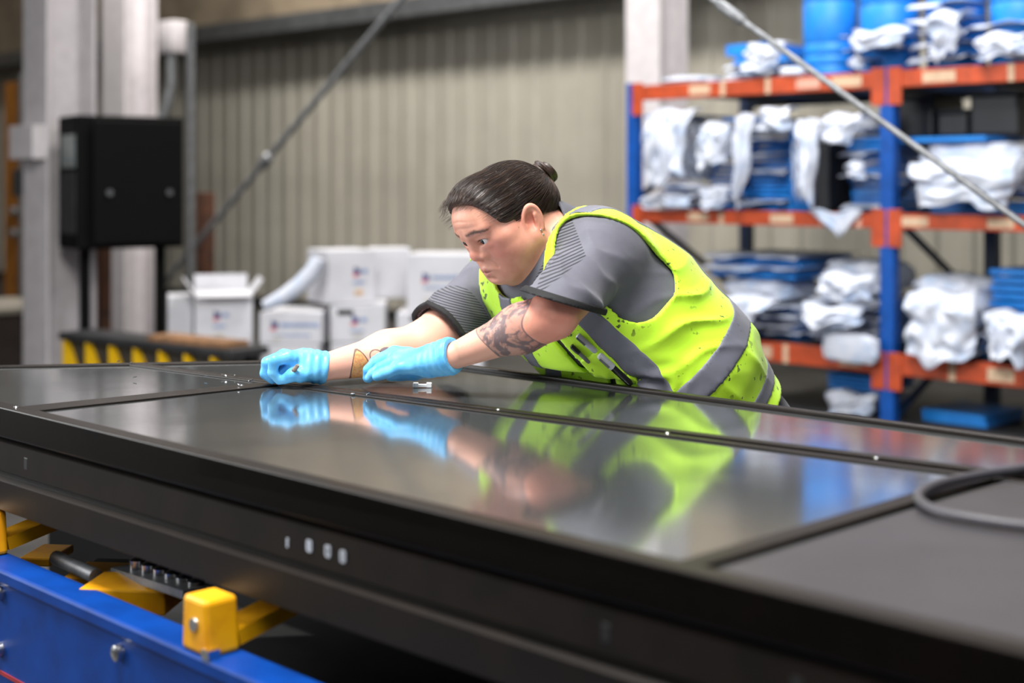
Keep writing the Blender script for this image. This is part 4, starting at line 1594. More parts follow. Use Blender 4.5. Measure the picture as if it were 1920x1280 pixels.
def feet_sdf(p, grow=0.0):
    d = None
    for an in (ANL, ANR):
        heel = an * [1, 1, 0] - FWD * .035 + np.array([0, 0, .045])
        toe = an * [1, 1, 0] + FWD * .165 + np.array([0, 0, .036])
        e = smin(rc(p, heel, toe, .045 + grow, .036 + grow), rc(p, an, heel, .046 + grow, .045 + grow), .02)
        d = e if d is None else np.minimum(d, e)
    return np.maximum(d, -(p[:, 2] - .004))


def larm_sdf(p, grow=0.0):
    d = rc(p, LSH, LEL, .056 + grow, 0.0410 + grow)
    m = LEL + (LWR - LEL) * .30
    d = smin(d, rc(p, LEL, m, .0370 + grow, .0390 + grow), .02)
    return smin(d, rc(p, m, LWR, .0395 + grow, .0225 + grow), .03)


def rarm_sdf(p, grow=0.0):
    d = rc(p, RSH, REL, .062 + grow, .046 + grow)
    m = REL + (RWR - REL) * .35
    d = smin(d, rc(p, REL, m, .046 + grow, .041 + grow), .02)
    return smin(d, rc(p, m, RWR, .041 + grow, .025 + grow), .03)


def boxed(p, fn, lo, hi, far=.25):
    """evaluate fn only near its box; elsewhere return a safe positive distance"""
    lo = np.asarray(lo, np.float32)
    hi = np.asarray(hi, np.float32)
    g = np.maximum(np.maximum(lo - p, p - hi), 0)
    dist = np.sqrt((g * g).sum(1))
    out = dist + .05
    k = dist < .06
    if k.any():
        out[k] = fn(p[k])
    return out


def hull(pts, pad):
    pts = np.array(pts)
    return pts.min(0) - pad, pts.max(0) + pad


def hand_pts(H):
    return H['palm'] + [q for ch, _ in H['fingers'] for q in ch] + H['thumb'][0]


def body_sdf(p):
    d = boxed(p, head_sdf, HC - .14, HC + .14)
    d = smin(d, boxed(p, neck_sdf, *hull([NECK, HC], .11)), .018)
    d = smin(d, boxed(p, trunk_sdf, *hull([C1, C4, LSH, RSH], .22)), .03)
    d = smin(d, boxed(p, larm_sdf, *hull([LSH, LEL, LWR], .08)), .025)
    d = smin(d, boxed(p, rarm_sdf, *hull([RSH, REL, RWR], .08)), .025)
    d = smin(d, boxed(p, lambda q: hand_sdf(q, LH, -.0022), *hull(hand_pts(LH), .03)), .01)
    d = smin(d, boxed(p, lambda q: hand_sdf(q, RH, -.0022), *hull(hand_pts(RH), .03)), .01)
    d = smin(d, boxed(p, legs_sdf, *hull([HIPL, HIPR, ANL, ANR], .11)), .03)
    d = smin(d, boxed(p, lambda q: feet_sdf(q, -.008), *hull([ANL * [1, 1, 0], ANR, ANL + FWD * .2, ANR + FWD * .2, ANL - FWD * .1], .06)), .02)
    return d

# ------------------------------------------------------------------ the worker: surfaces
def grid(lo, hi, h):
    return [np.arange(lo[i], hi[i] + h, h) for i in range(3)]


def folds_trunk(p):
    """soft creases of the loose cloth over the trunk"""
    t, th, l, f = trunk_param(p.astype(np.float64))
    w = .0030 * vnoise(p, 26, 3) + .0016 * vnoise(p, 60, 5)
    # long drag folds running from the arm hole towards the back
    g = np.exp(-((t - .24) / .09) ** 2) * np.exp(-((f - .0) / .10) ** 2)
    ph = (t + .55 * f + .010 * np.sin(f * 40)) * 95
    sf = (1 - np.abs(np.sin(ph * .5))) ** 2
    w = w - .0085 * g * (sf - .3)
    g3 = np.exp(-((t - .40) / .05) ** 2) * np.exp(-((th - 95) / 40) ** 2)
    w = w - .006 * g3 * ((1 - np.abs(np.sin((f + .3 * t) * 36))) ** 2 - .3)
    # bunched cloth above the table edge at the front
    g2 = np.exp(-((t - .29) / .05) ** 2) * np.exp(-((th - 28) / 22) ** 2)
    w = w + .0060 * g2 * np.sin(l * 210 + 3 * np.sin(t * 60))
    return w.astype(np.float32)


def sleeve_sdf(p, S, E, grow, r1=.068, r2=.061):
    """loose short sleeve ending a bit above the elbow"""
    ax = nrm(E - S)
    u = (p - S) @ ax
    d = rc(p, S - ax * .02, S + (E - S) * 1.1, r1 + grow, r2 + grow)
    a = nrm(np.cross(ax, [0, 0, 1.0]))
    v = (p - S) @ a
    b = (p - S) @ np.cross(ax, a)
    k = (1 - np.abs(np.sin(u * 24 + v * 16 + b * 10 + .7 * np.sin(v * 50)))) ** 2 + .6 * (1 - np.abs(np.sin(u * 41 - v * 20 + 1 + .6 * np.sin(b * 60)))) ** 2
    w = -.0062 * (k - .5) * np.clip((u + .04) / .08, 0, 1) + .0018 * vnoise(p, 45, 11)
    return d + w


LAX = nrm(LEL - LSH)
RAX = nrm(REL - RSH)
RHEM = .165                    # right sleeve length from the shoulder joint
LHP = P(1050, 562, 2.53)       # the left hem hangs in a slanted plane
LHN = nrm(np.cross(P(1108, 582, 2.55) - P(988, 546, 2.55), [0.12, 1.0, -.10]))
LHN = LHN if LHN[2] < 0 else -LHN


def shirt_sdf(p):
    g = .010
    d = boxed(p, lambda q: trunk_sdf(q, g) + .6 * folds_trunk(q), *hull([C1, C4, LSH, RSH], .24))
    d = smin(d, boxed(p, lambda q: sleeve_sdf(q, LSH, LEL, g, .058, .0535), *hull([LSH, LEL], .11)), .03)
    d = smin(d, boxed(p, lambda q: sleeve_sdf(q, RSH, REL, g, .060, .056), *hull([RSH, REL], .11)), .03)
    near_l = ((p - LSH) @ LAX > .06) & (np.linalg.norm(p - (LSH + LAX * .2), axis=1) < .17)
    near_r = ((p - RSH) @ RAX > .08) & (np.linalg.norm(p - (RSH + RAX * .17), axis=1) < .14)
    # hollow sleeve ends
    inl = boxed(p, lambda q: sleeve_sdf(q, LSH, LEL, g - .0095, .058, .0535), *hull([LSH, LEL], .11))
    inr = boxed(p, lambda q: sleeve_sdf(q, RSH, REL, g - .0095, .060, .056), *hull([RSH, REL], .11))
    el = (p - LHP) @ LHN
    er = (p - RSH) @ RAX
    d = np.where(near_l, np.maximum(d, el), d)
    d = np.where(near_r, np.maximum(d, er - RHEM), d)
    d = np.where(near_l & (el > -.06), np.maximum(d, -inl), d)
    d = np.where(near_r & (er > RHEM - .05), np.maximum(d, -inr), d)
    # neck opening
    d = smax(d, -(neck_sdf(p, .006)), .004)
    return d


def vest_regions(p):
    t, th, l, f = trunk_param(p.astype(np.float64))
    al = np.abs(l)
    # arm holes on both sides
    arm = smax(smax(-.034 - f + .10 * np.clip(.05 - t, 0, .2), t - .184, .05), f - .108, .06)
    arm = smax(arm, .128 - al, .03)
    # neck opening with a V at the front
    vee = np.where(f > 0, np.abs(l - .060) - .42 * (.085 - t), 1.0)
    return t, th, l, f, arm, vee


def vest_sdf(p, off=.018, th=.0045, folds=True):
    base = trunk_sdf(p, off)
    if folds:
        base = base + folds_trunk(p)
    t, ang, l, f, arm, vee = vest_regions(p)
    d = np.abs(base) - th
    d = np.maximum(d, -arm)
    d = np.maximum(d, -vee)
    d = np.maximum(d, -(neck_sdf(p, .034)))
    d = np.maximum(d, t - .505)
    d = np.maximum(d, np.where(f > 0, .0070 - np.abs(l - .045), -1))     # front opening
    return d


def tape_sdf(p, which):
    base = trunk_sdf(p, .019) + folds_trunk(p)
    t, ang, l, f, arm, vee = vest_regions(p)
    d = np.abs(base - .0012) - .0042
    if which == 'waist':
        d = np.maximum(d, np.abs(t - .335) - .025)
    elif which == 'lower':
        d = np.maximum(d, np.abs(t - .462) - .016)
    elif which == 'brace_left':
        d = np.maximum(d, np.abs(l - .128 + .045 * np.clip(.06 - t, 0, .2)) - .021)
        d = np.maximum(d, -f - .0)
        d = np.maximum(d, .05 - t)
        d = np.maximum(d, t - .320)
    elif which == 'brace_right':
        d = np.maximum(d, np.abs(l + .018 + .40 * t) - .023)
        d = np.maximum(d, -f - .0)
        d = np.maximum(d, t - .320)
    elif which == 'back_left':
        d = np.maximum(d, np.abs(l - .158 + .42 * np.clip(t, 0, .10)) - .022)
        d = np.maximum(d, f - .015)
        d = np.maximum(d, t - .320)
    elif which == 'back_right':
        d = np.maximum(d, np.abs(l + .128) - .021)
        d = np.maximum(d, f + .0)
        d = np.maximum(d, t - .320)
    d = np.maximum(d, np.where(f > 0, .0070 - np.abs(l - .045), -1))
    d = np.maximum(d, -(arm - .004))
    d = np.maximum(d, -vee)
    return np.maximum(d, -(neck_sdf(p, .034)))


# ---- materials
def skin_material():
    t = NT('skin')
    n1 = t.noise(28, 5)
    n2 = t.noise(160, 3)
    col = t.mix(t.step(n1, .35, .7), srgb(228, 167, 143), srgb(216, 150, 128))
    col = t.mix(t.math('MULTIPLY', t.step(t.attr('flush'), 0.0, 1.0), .62), col, srgb(218, 126, 110))
    col = t.mix(t.math('MULTIPLY', t.step(t.attr('pale'), 0.0, 1.0), .75), col, srgb(226, 172, 150))
    col = t.mix(t.math('MULTIPLY', t.step(t.attr('stubble'), 0.0, 1.0), t.math('MULTIPLY', n2, .26)), col, srgb(112, 82, 70))
    col = t.mix(t.math('MULTIPLY', t.step(t.attr('lip'), .0032, -.001), .75), col, srgb(176, 98, 88))
    col = t.mix(t.math('MULTIPLY', t.step(t.math('ADD', t.attr('brow'), t.math('MULTIPLY', t.math('SUBTRACT', n2, .5), .006)), .0045, -.0020), .88), col, srgb(46, 34, 30))
    col = t.mix(t.math('MULTIPLY', t.step(t.attr('lash'), .0016, .0002), .9), col, srgb(34, 24, 22))
    # ink band on the left forearm: dark leafy shapes with bare skin between them
    inband = t.step(t.attr('ink_band'), .0008, -.0008)
    vv = t.n('ShaderNodeTexCoord').outputs['Object']
    na = t.noise(34, 3, .5, vv, 1.6)
    nb = t.noise(75, 2, .5, vv, .8)
    shapes = t.math('ADD', t.math('MULTIPLY', na, .7), t.math('MULTIPLY', nb, .3))
    ink = t.math('MULTIPLY', inband, t.math('ADD', .36, t.math('MULTIPLY', t.step(shapes, .44, .56), .48)))
    edge = t.step(t.math('ABSOLUTE', t.attr('ink_band')), .0022, .0010)
    ink = t.math('MAXIMUM', ink, t.math('MULTIPLY', edge, .75))
    col = t.mix(ink, col, srgb(66, 68, 80))
    # second drawing: ochre shape with a dark outline, small blue-grey dot
    och = t.attr('ink_ochre')
    col = t.mix(t.math('MULTIPLY', t.step(och, .0006, -.0006), .8), col, t.mix(t.step(n2, .45, .6), srgb(214, 158, 84), srgb(190, 124, 60)))
    col = t.mix(t.math('MULTIPLY', t.step(t.math('ABSOLUTE', och), .0019, .0008), .85), col, srgb(60, 48, 48))
    dot = t.attr('ink_dot')
    col = t.mix(t.math('MULTIPLY', t.step(dot, .0006, -.0006), .85), col, srgb(74, 72, 92))
    loop = t.attr('ink_loop')
    col = t.mix(t.math('MULTIPLY', t.step(t.math('ABSOLUTE', loop), .0017, .0007), .8), col, srgb(66, 52, 50))
    t.set(Base_Color=col, Roughness=t.math('ADD', .40, t.math('MULTIPLY', n1, .16)))
    t.b.inputs['Subsurface Weight'].default_value = .10
    t.b.inputs['Subsurface Radius'].default_value = (.8, .35, .2)
    t.b.inputs['Subsurface Scale'].default_value = .006
    t.bump(t.math('ADD', t.noise(420, 3), t.math('MULTIPLY', n2, .5)), .10, .001)
    return t.m


def cloth_material(name, c, c2, dirt=0.0, stripes=False, rough=.8, wn=900, seed=0.0, sheen=.15):
    t = NT(name)
    base = t.mix(t.step(t.noise(9, 4), .3, .72), srgb(*c), srgb(*c2))
    if stripes:
        line = t.math('SINE', t.math('MULTIPLY', t.attr('stripe'), 2 * math.pi / .0048))
        m = t.math('MULTIPLY', t.step(line, .05, .35), t.step(t.attr('stripe_zone'), .001, -.001))
        base = t.mix(m, base, srgb(34, 36, 44))
    if dirt > 0:
        spots = t.step(t.noise(58, 2, .5), .645, .675)
        where = t.step(t.noise(9, 2), .40, .56)
        base = t.mix(t.math('MULTIPLY', t.math('MULTIPLY', spots, where), dirt), base, srgb(34, 40, 22))
        grime = t.math('MULTIPLY', t.step(t.noise(16, 6, .7), .60, .80), dirt * .30)
        base = t.mix(grime, base, srgb(120, 135, 60))
    t.set(Base_Color=base, Roughness=rough)
    t.b.inputs['Sheen Weight'].default_value = sheen
    t.bump(t.math('ADD', t.noise(70, 4), t.math('MULTIPLY', t.noise(wn, 2), .35)), .16, .0025)
    return t.m


M_SKIN = skin_material()
M_SHIRT = cloth_material('grey_polo_cloth', (98, 98, 109), (87, 87, 98), stripes=True)
M_TRIM = cloth_material('dark_knit_trim', (17, 17, 21), (13, 13, 16), sheen=0.0)
M_COLLAR = cloth_material('grey_collar_knit', (80, 80, 90), (70, 70, 80))
M_VEST = cloth_material('hi_vis_yellow_cloth', (202, 252, 50), (194, 247, 40), dirt=.9, rough=.62, sheen=.2)
M_TAPE = cloth_material('grey_reflective_tape', (106, 108, 120), (95, 97, 109), dirt=.35, rough=.5, wn=1500)
M_PANTS = cloth_material('navy_work_trousers', (34, 38, 52), (26, 30, 42))
M_BOOT = simple('brown_boot_leather', (72, 52, 36), .5, var=.3, bump=.2)
M_SOLE = simple('black_rubber_sole', (24, 24, 24), .7)


def glove_material():
    t = NT('blue_nitrile')
    n = t.noise(30, 4)
    t.set(Base_Color=t.mix(t.step(n, .3, .7), srgb(112, 196, 244), srgb(86, 176, 236)), Roughness=.42)
    t.b.inputs['Subsurface Weight'].default_value = .08
    t.b.inputs['Subsurface Radius'].default_value = (.3, .6, 1.0)
    t.b.inputs['Subsurface Scale'].default_value = .004
    t.bump(t.noise(140, 4), .25, .0012)
    return t.m


M_GLOVE = glove_material()


def hair_material(name='dark_brown_hair'):
    t = NT(name)
    s = t.attr('strand')
    n = t.n('ShaderNodeTexNoise', {'Vector': t.n('ShaderNodeCombineXYZ', {'X': s})})
    n.inputs['Scale'].default_value = 9
    n.inputs['Detail'].default_value = 5
    f = t.step(n.outputs['Fac'], .42, .70)
    col = t.mix(f, srgb(20, 15, 14), srgb(92, 64, 48))
    t.set(Base_Color=col, Roughness=.46)
    t.b.inputs['Specular IOR Level'].default_value = .55
    return t.m


M_HAIR = hair_material()

# ---- the person
person = empty('person', (float(C4[0]), float(C4[1]), 0))
tag(person, 'long-haired worker in yellow hi-vis vest and blue gloves leaning over the dark panel', 'person')
PO = np.array([C4[0], C4[1], 0.0])


def pmesh(name, V, F, mat, parent=None, attrs=None, smooth=True):
    return mesh_np(name, V - PO if parent is None else V - PO, F, mat, person if parent is None else parent, smooth, attrs)


def sdf_part(name, sdf, lo, hi, h, mat, it=1, attrs=None, parent=None):
    V, F = surface_nets(sdf, *grid(lo, hi, h))
    V = relax(V, F, it, .5)
    a = attrs(V) if attrs else None
    return pmesh(name, V, F, mat, parent, a), V, F


# body: one continuous skin from head to feet, finest around the face
lo_b, hi_b = hull([RWR - [.16, .06, .1], HC + [0, 0, .14], C4 + [.3, .28, 0], ANL * [1, 1, 0], ANL + FWD * .22, ANR - FWD * .12, LEL - [0, .09, 0]], .02)
fx = axis_coords(lo_b[0], hi_b[0], .0055, (HC[0] - .085, HC[0] + .06, .00165))
fy = axis_coords(lo_b[1], hi_b[1], .0050, (HC[1] - .10, HC[1] + .07, .00165))
fz = axis_coords(-.002, hi_b[2], .0060, (HC[2] - .115, HC[2] + .06, .00165))
BV, BF = surface_nets(body_sdf, fx, fy, fz)
BV = relax(BV, BF, 1, .35)


def body_attrs(V):
    p = V.astype(np.float32)
    q = to_head(p)
    m = np.stack([np.abs(q[:, 0]), q[:, 1], q[:, 2]], 1)
    lips = np.minimum(rc(m, (.003, .0985, -.0562), (.0240, .0905, -.0596), .0056, .0026), rc(m, (.000, .0965, -.0672), (.0230, .0890, -.0640), .0070, .0028))
    m2 = np.stack([m[:, 0], 0 * m[:, 0], m[:, 2]], 1)
    brow = np.minimum(rc(m2, (.014, 0, .0280), (.036, 0, .0290), .0016, .0023), rc(m2, (.036, 0, .0290), (.058, 0, .0225), .0023, .0005))
    eye = np.array([.0325, .0765, .0030], np.float32)
    tilt = math.radians(6)
    ax = np.array([[math.cos(tilt), 0, math.sin(tilt)], [0, 1, 0], [-math.sin(tilt), 0, math.cos(tilt)]])
    slot = np.abs(ell(m, eye + np.array([0, .0135, -.0012], np.float32), (.0172, .0128, .0065), ax))
    lash = np.where((m[:, 1] > .078) & (m[:, 2] > .0022) & (np.linalg.norm(m - eye, axis=1) < .021), slot, .02)
    inhead = (np.linalg.norm(q, axis=1) < .16)

    def blob(c, r):
        return np.exp(-(((m - np.array(c, np.float32)) / np.array(r, np.float32)) ** 2).sum(1))
    flush = np.maximum.reduce([.8 * blob((.048, .065, -.022), (.036, .05, .036)), blob((0, .105, -.022), (.024, .02, .020)) * .75, .75 * blob((.078, -.005, -.012), (.02, .03, .04))]) * inhead
    ue = np.exp(-(((p - LEL.astype(np.float32)) / .06) ** 2).sum(1))
    flush = np.maximum(flush, ue)
    stub = np.maximum(blob((0, .09, -.058), (.03, .03, .012)), .8 * blob((0, .085, -.095), (.03, .03, .018))) * inhead
    ul = (p - LEL) @ nrm(LWR - LEL)
    ur = (p - REL) @ nrm(RWR - REL)
    dl = larm_sdf(p)
    dr = rarm_sdf(p)
    pale = np.where((dl < .006) & (ul > .02), np.clip((ul - .02) / .10, 0, 1), 0)
    pale = np.maximum(pale, np.where((dr < .006), .85, 0))
    band = np.where((dl < .008), np.abs(ul - .082 + .012 * np.sin((p[:, 2] - 1.0) * 60)) - .048, .05)
    # ochre drawing on the right forearm, seen from the side towards the camera
    axr = nrm(RWR - REL)
    rel = p - REL
    u = rel @ axr
    v = rel[:, 2] - (axr[2] * u)
    near = (dr < .008) & (rel @ np.array([0, -1.0, 0]) > -.03 + .0) & (np.abs(u) < .3)
    uu, v2 = u - .150, v + .006
    och = np.sqrt((uu / (.0175 - .22 * v2)) ** 2 + (v2 / .031) ** 2) * .02 - .02
    och = np.where(near, och, .05)
    dot = np.where(near, np.sqrt((u - .098) ** 2 + ((v - .014) * 1.6) ** 2) - .012, .05)
    loop = np.where(near, np.sqrt((u - .118) ** 2 + (v - .008) ** 2) - .0115, .05)
    return dict(lip=np.where(inhead, lips, .05), brow=np.where(inhead & (q[:, 1] > .05), brow, .05), lash=lash, flush=flush, stubble=stub, pale=pale,
                ink_band=band, ink_ochre=och, ink_dot=dot, ink_loop=loop)


body = pmesh('body', BV, BF, M_SKIN, attrs=body_attrs(BV))

# eyes
GAZE = P(560, 760, 2.42)


def eye_material():
    t = NT('eye')
    a = t.attr('gaze')
    col = t.mix(t.step(a, .855, .875), srgb(236, 230, 226), srgb(34, 20, 14))
    col = t.mix(t.step(a, .970, .978), col, srgb(8, 7, 7))
    t.set(Base_Color=col, Roughness=.14)
    return t.m


M_EYE = eye_material()
for sx in (-1, 1):
    c = from_head((.0325 * sx, .0765, .0030))
    n1, n2 = 24, 32
    V = []
    for i in range(n1 + 1):
        for j in range(n2):
            a, b = math.pi * i / n1, 2 * math.pi * j / n2
            V.append((math.sin(a) * math.cos(b), math.sin(a) * math.sin(b), math.cos(a)))
    V = np.array(V)
    g = nrm(GAZE - c)
    F = [(i * n2 + j, i * n2 + (j + 1) % n2, (i + 1) * n2 + (j + 1) % n2, (i + 1) * n2 + j) for i in range(n1) for j in range(n2)]
    dots = V @ g
    pmesh('eye', c + V * .0128 * HS * (1 + .04 * np.clip((dots - .9) / .1, 0, 1))[:, None], F, M_EYE, attrs=dict(gaze=dots), parent=None)

# shirt, sleeve hems, collar
lo_s, hi_s = hull([C1, C4, LSH, RSH, LEL, REL], .17)
C5 = frame_at(.50)[0]


def shirt_attrs(V):
    p = V.astype(np.float32)
    # thin dark stripes on the panel in front of each shoulder
    x, y, z = V[:, 0], V[:, 1], V[:, 2]
    zone = np.full(len(V), .05)
    coord = np.zeros(len(V))
    a, b, c = P(1078, 424, 2.62), P(1096, 478, 2.60), P(992, 548, 2.60)
    def half(p0, p1):
        n = np.array([-(p1[2] - p0[2]), p1[0] - p0[0]])
        n = n / np.linalg.norm(n)
        return (x - p0[0]) * n[0] + (z - p0[2]) * n[1]
    zl = np.maximum(np.maximum(half(a, b), half(b, c)), half(P(990, 556, 2.6), P(1052, 430, 2.6)))
    zl = np.where((y < 2.76) & (x > -.01), zl, .05)
    zone = np.minimum(zone, zl)
    coord = .38 * x - .92 * z
    u = (V - RSH) @ RAX
    near = np.linalg.norm(V - (RSH + RAX * .12), axis=1) < .11
    zr = np.where(near, .088 - u, .05)
    coord = np.where(near, z + .25 * x, coord)
    zone = np.minimum(zone, zr)
    return dict(stripe=coord, stripe_zone=zone)


def shirt_full(p):
    d = shirt_sdf(p)
    return np.maximum(d, (p - SP[0]) @ TA - .47)


shirt, SV, SF = sdf_part('polo_shirt', shirt_full, lo_s, hi_s, .0042, M_SHIRT, 1, shirt_attrs)
shirt['label'] = 'grey short-sleeved polo shirt with thin dark stripes on the shoulders'


def hem(S, E, H, r1, r2):
    ax = nrm(E - S)

    def f(p):
        d = np.abs(sleeve_sdf(p, S, E, .010 - .0005, r1, r2)) - .0062
        u = (p - S) @ ax - H if H else (p - LHP) @ LHN
        return np.maximum(d, np.abs(u + .002) - .0062)
    return f


for S, E, H, r1, r2 in ((LSH, LEL, None, .058, .0535), (RSH, REL, RHEM, .060, .056)):
    c = S + nrm(E - S) * H if H else LHP
    sdf_part('sleeve_hem', hem(S, E, H, r1, r2), c - .13, c + .13, .0026, M_TRIM, 1, parent=shirt)


def collar_sdf(p):
    d = np.abs(neck_sdf(p, .014)) - .0034
    ax = nrm(from_head((0, -.02, -.04)) - NECK)
    u = (p - NECK) @ ax
    front = (p - NECK) @ A1[1]
    top = .046 - .22 * np.clip(front, -.1, .2)
    d = np.maximum(d, u - top)
    d = np.maximum(d, -.050 - u)
    return d


collar, _, _ = sdf_part('collar', collar_sdf, NECK - .13, NECK + .13, .0028, M_COLLAR, 1, parent=shirt)

# vest with reflective tape
lo_v, hi_v = hull([C1, C5, LSH, RSH], .20)
vest, VV, VF = sdf_part('hi_vis_vest', vest_sdf, lo_v, hi_v, .0036, M_VEST, 2)
vest['label'] = 'fluorescent yellow safety vest speckled with dark paint'
for wh in ('waist', 'lower', 'brace_left', 'brace_right', 'back_left', 'back_right'):
    sdf_part('reflective_tape', lambda p, w=wh: tape_sdf(p, w), lo_v, hi_v, .0036, M_TAPE, 1, parent=vest)

# gloves
for H, W, nx_ in ((LH, LWR, 1), (RH, RWR, 2)):
    axw = nrm(H['palm'][1] - H['palm'][0])
    cc = H['palm'][0] - axw * .002

    def glove(p, H=H, axw=axw, cc=cc, s=nx_):
        u = (p - cc) @ axw
        d = hand_sdf(p, H, .0012)
        cuff = rc(p, cc - axw * .012, cc + axw * .03, .0335 if s == 1 else .0285, .028)
        d = smin(d, cuff, .012)
        fade = np.clip(1 - u / .07, 0, 1)
        w = .0011 * np.sin(u * 420 + 1.5 * vnoise(p, 60, 4)) * fade + .0008 * vnoise(p, 170, 8 + s)
        d = d + w
        d = np.maximum(d, -(u + .012 + .004 * vnoise(p, 70, 2)))
        inner = rc(p, cc - axw * .05, cc + axw * .004, .0300 if s == 1 else .0275, .020)
        return np.maximum(d, -inner)
    lo, hi = hull(hand_pts(H), .045)
    g, _, _ = sdf_part('nitrile_glove', glove, lo, hi, .0016, M_GLOVE, 1)
    g['label'] = ('light blue disposable glove on the hand hovering over the panel' if nx_ == 1 else 'light blue disposable glove on the hand pressing the blade')

# trousers and boots
pants, _, _ = sdf_part('work_trousers', lambda p: np.maximum(np.maximum(smin(trunk_sdf(p, .006), legs_sdf(p, .016) + .004 * vnoise(p, 30, 6), .04), .395 - (p - SP[0]) @ TA), .10 - p[:, 2]),
                       *hull([HIPL + [0, 0, .2], HIPR + [0, 0, .2], ANL, ANR, C4], .22), .0085, M_PANTS, 1)
for an in (ANL, ANR):
    def boot(p, an=an):
        heel = an * [1, 1, 0] - FWD * .035 + np.array([0, 0, .050])
        toe = an * [1, 1, 0] + FWD * .165 + np.array([0, 0, .042])
        e = smin(rc(p, heel, toe, .050, .042), rc(p, an + [0, 0, .06], heel, .054, .050), .02)
        return np.maximum(e, .018 - p[:, 2])

    def sole(p, an=an):
        heel = an * [1, 1, 0] - FWD * .035
        toe = an * [1, 1, 0] + FWD * .165
        return np.maximum(rc(p * np.array([1, 1, 0], np.float32), heel, toe, .053, .046), np.abs(p[:, 2] - .0115) - .0105)
    lo, hi = an * [1, 1, 0] - [.26, .26, .01], an * [1, 1, 0] + [.26, .26, .22]
    b, _, _ = sdf_part('boot', boot, lo, hi, .006, M_BOOT, 1)
    sdf_part('sole', sole, lo, hi, .005, M_SOLE, 0, parent=b)

# ---- hair: combed back cap, bun, loose strands
BUN = P(1016, 328, 2.765)
BUNQ = to_head(BUN[None].astype(np.float32))[0].astype(np.float64)


def hairline(q):
    """positive inside the hair region (head coordinates)"""
    a = np.abs(q[:, 0])
    y, z = q[:, 1], q[:, 2]
    h = np.interp(y, [-.13, -.05, -.026, -.012, -.002, .010, .020, .031, .042, .050, .057, .065, .075, .12],
                  [-.064, -.058, -.046, -.006, .000, -.014, -.026, -.026, -.002, .018, .038, .074, .084, .086])
    return z - h


def hair_base(p):
    q = to_head(p)
    d = ell(q, (0, -.020, .018), (.0825, .101, .0790))
    d = smin(d, ell(q, (0, .034, .050), (.066, .062, .060)), .03)
    d = smin(d, ell(q, (0, .036, .034), (.0735, .0655, .0575)), .03)
    d = np.minimum(d, ell(q, (0, -.018, .022), (.0835, .1005, .0775)))
    d = smin(d, ell(q, (0, -.088, -.018), (.052, .042, .046)), .03)
    return d * HS


def strand_phase(p):
    """angle around the axis through the bun: strands run along lines of equal phase"""
    q = to_head(p).astype(np.float64) - np.array([0, -.01, .03])
    ax = nrm(BUNQ - np.array([0, -.01, .03]))
    e1 = nrm(np.cross(ax, [1.0, 0, 0]))
    e2 = np.cross(ax, e1)
    return np.arctan2(q @ e2, q @ e1)


def hair_sdf(p):
    q = to_head(p)
    d = hair_base(p)
    ph = strand_phase(p)
    w = .0012 * np.sin(ph * 38 + 2.0 * vnoise(p, 30, 21)) + .0009 * np.sin(ph * 83 + 2.5 * vnoise(p, 40, 22)) + .0012 * vnoise(p, 45, 23)
    d = d + w
    hl = hairline(q) + .003 * vnoise(p, 75, 31)
    d = d + .0048 * np.exp(-np.clip(hl, 0, 1) / .012)
    return smax(d, -hl * HS, .010)


def bun_sdf(p):
    ax = nrm(BUN - from_head((0, -.03, -.01)))
    e1 = nrm(np.cross(ax, [0, 0, 1.0]))
    e2 = np.cross(ax, e1)
    r = p - (BUN + ax * .006)
    x, y, z = r @ e1, r @ e2, r @ ax
    th = np.arctan2(y, x)
    d = np.sqrt((np.sqrt(x * x + y * y) - .0150) ** 2 + z * z) - .0125
    d = d + .0022 * np.sin(th * 3 + 6 * np.arctan2(z, np.sqrt(x * x + y * y) - .0125)) + .0007 * np.sin(th * 5 + 17 * np.arctan2(z, np.sqrt(x * x + y * y) - .0125))
    return smin(d, rc(p, BUN - ax * .02, BUN, .012, .010), .006)


lo_h, hi_h = HC - .17, HC + .17
hv, hf = surface_nets(hair_sdf, *grid(lo_h, hi_h, .0021))
hair = pmesh('hair', relax(hv, hf, 1, .3), hf, M_HAIR, attrs=dict(strand=strand_phase(hv) * 4))
hair['label'] = 'dark brown hair combed back'
bv, bf = surface_nets(bun_sdf, *grid(BUN - .05, BUN + .05, .0014))
bph = np.arctan2(bv[:, 2] - BUN[2], bv[:, 0] - BUN[0])
bun = pmesh('hair_bun', bv, bf, M_HAIR, attrs=dict(strand=bph * 1.5 + vnoise(bv.astype(np.float32), 140, 5)), parent=hair)
# elastic band
axb = nrm(BUN - from_head((0, -.03, .04)))
e1 = nrm(np.cross(axb, [0, 0, 1.0]))
e2 = np.cross(axb, e1)
ring = [BUN - axb * .012 + .0125 * (math.cos(k * math.pi / 10) * e1 + math.sin(k * math.pi / 10) * e2) - PO for k in range(21)]
MB().tube(ring, .0022, 8).build('hair_tie', M_TRIM, hair, smooth=True)


def grad(fn, p, e=.0015):
    g = np.stack([fn(p + np.eye(3, dtype=np.float32)[i] * e) - fn(p - np.eye(3, dtype=np.float32)[i] * e) for i in range(3)], 1)
    return g / (np.linalg.norm(g, axis=1, keepdims=True) + 1e-9)


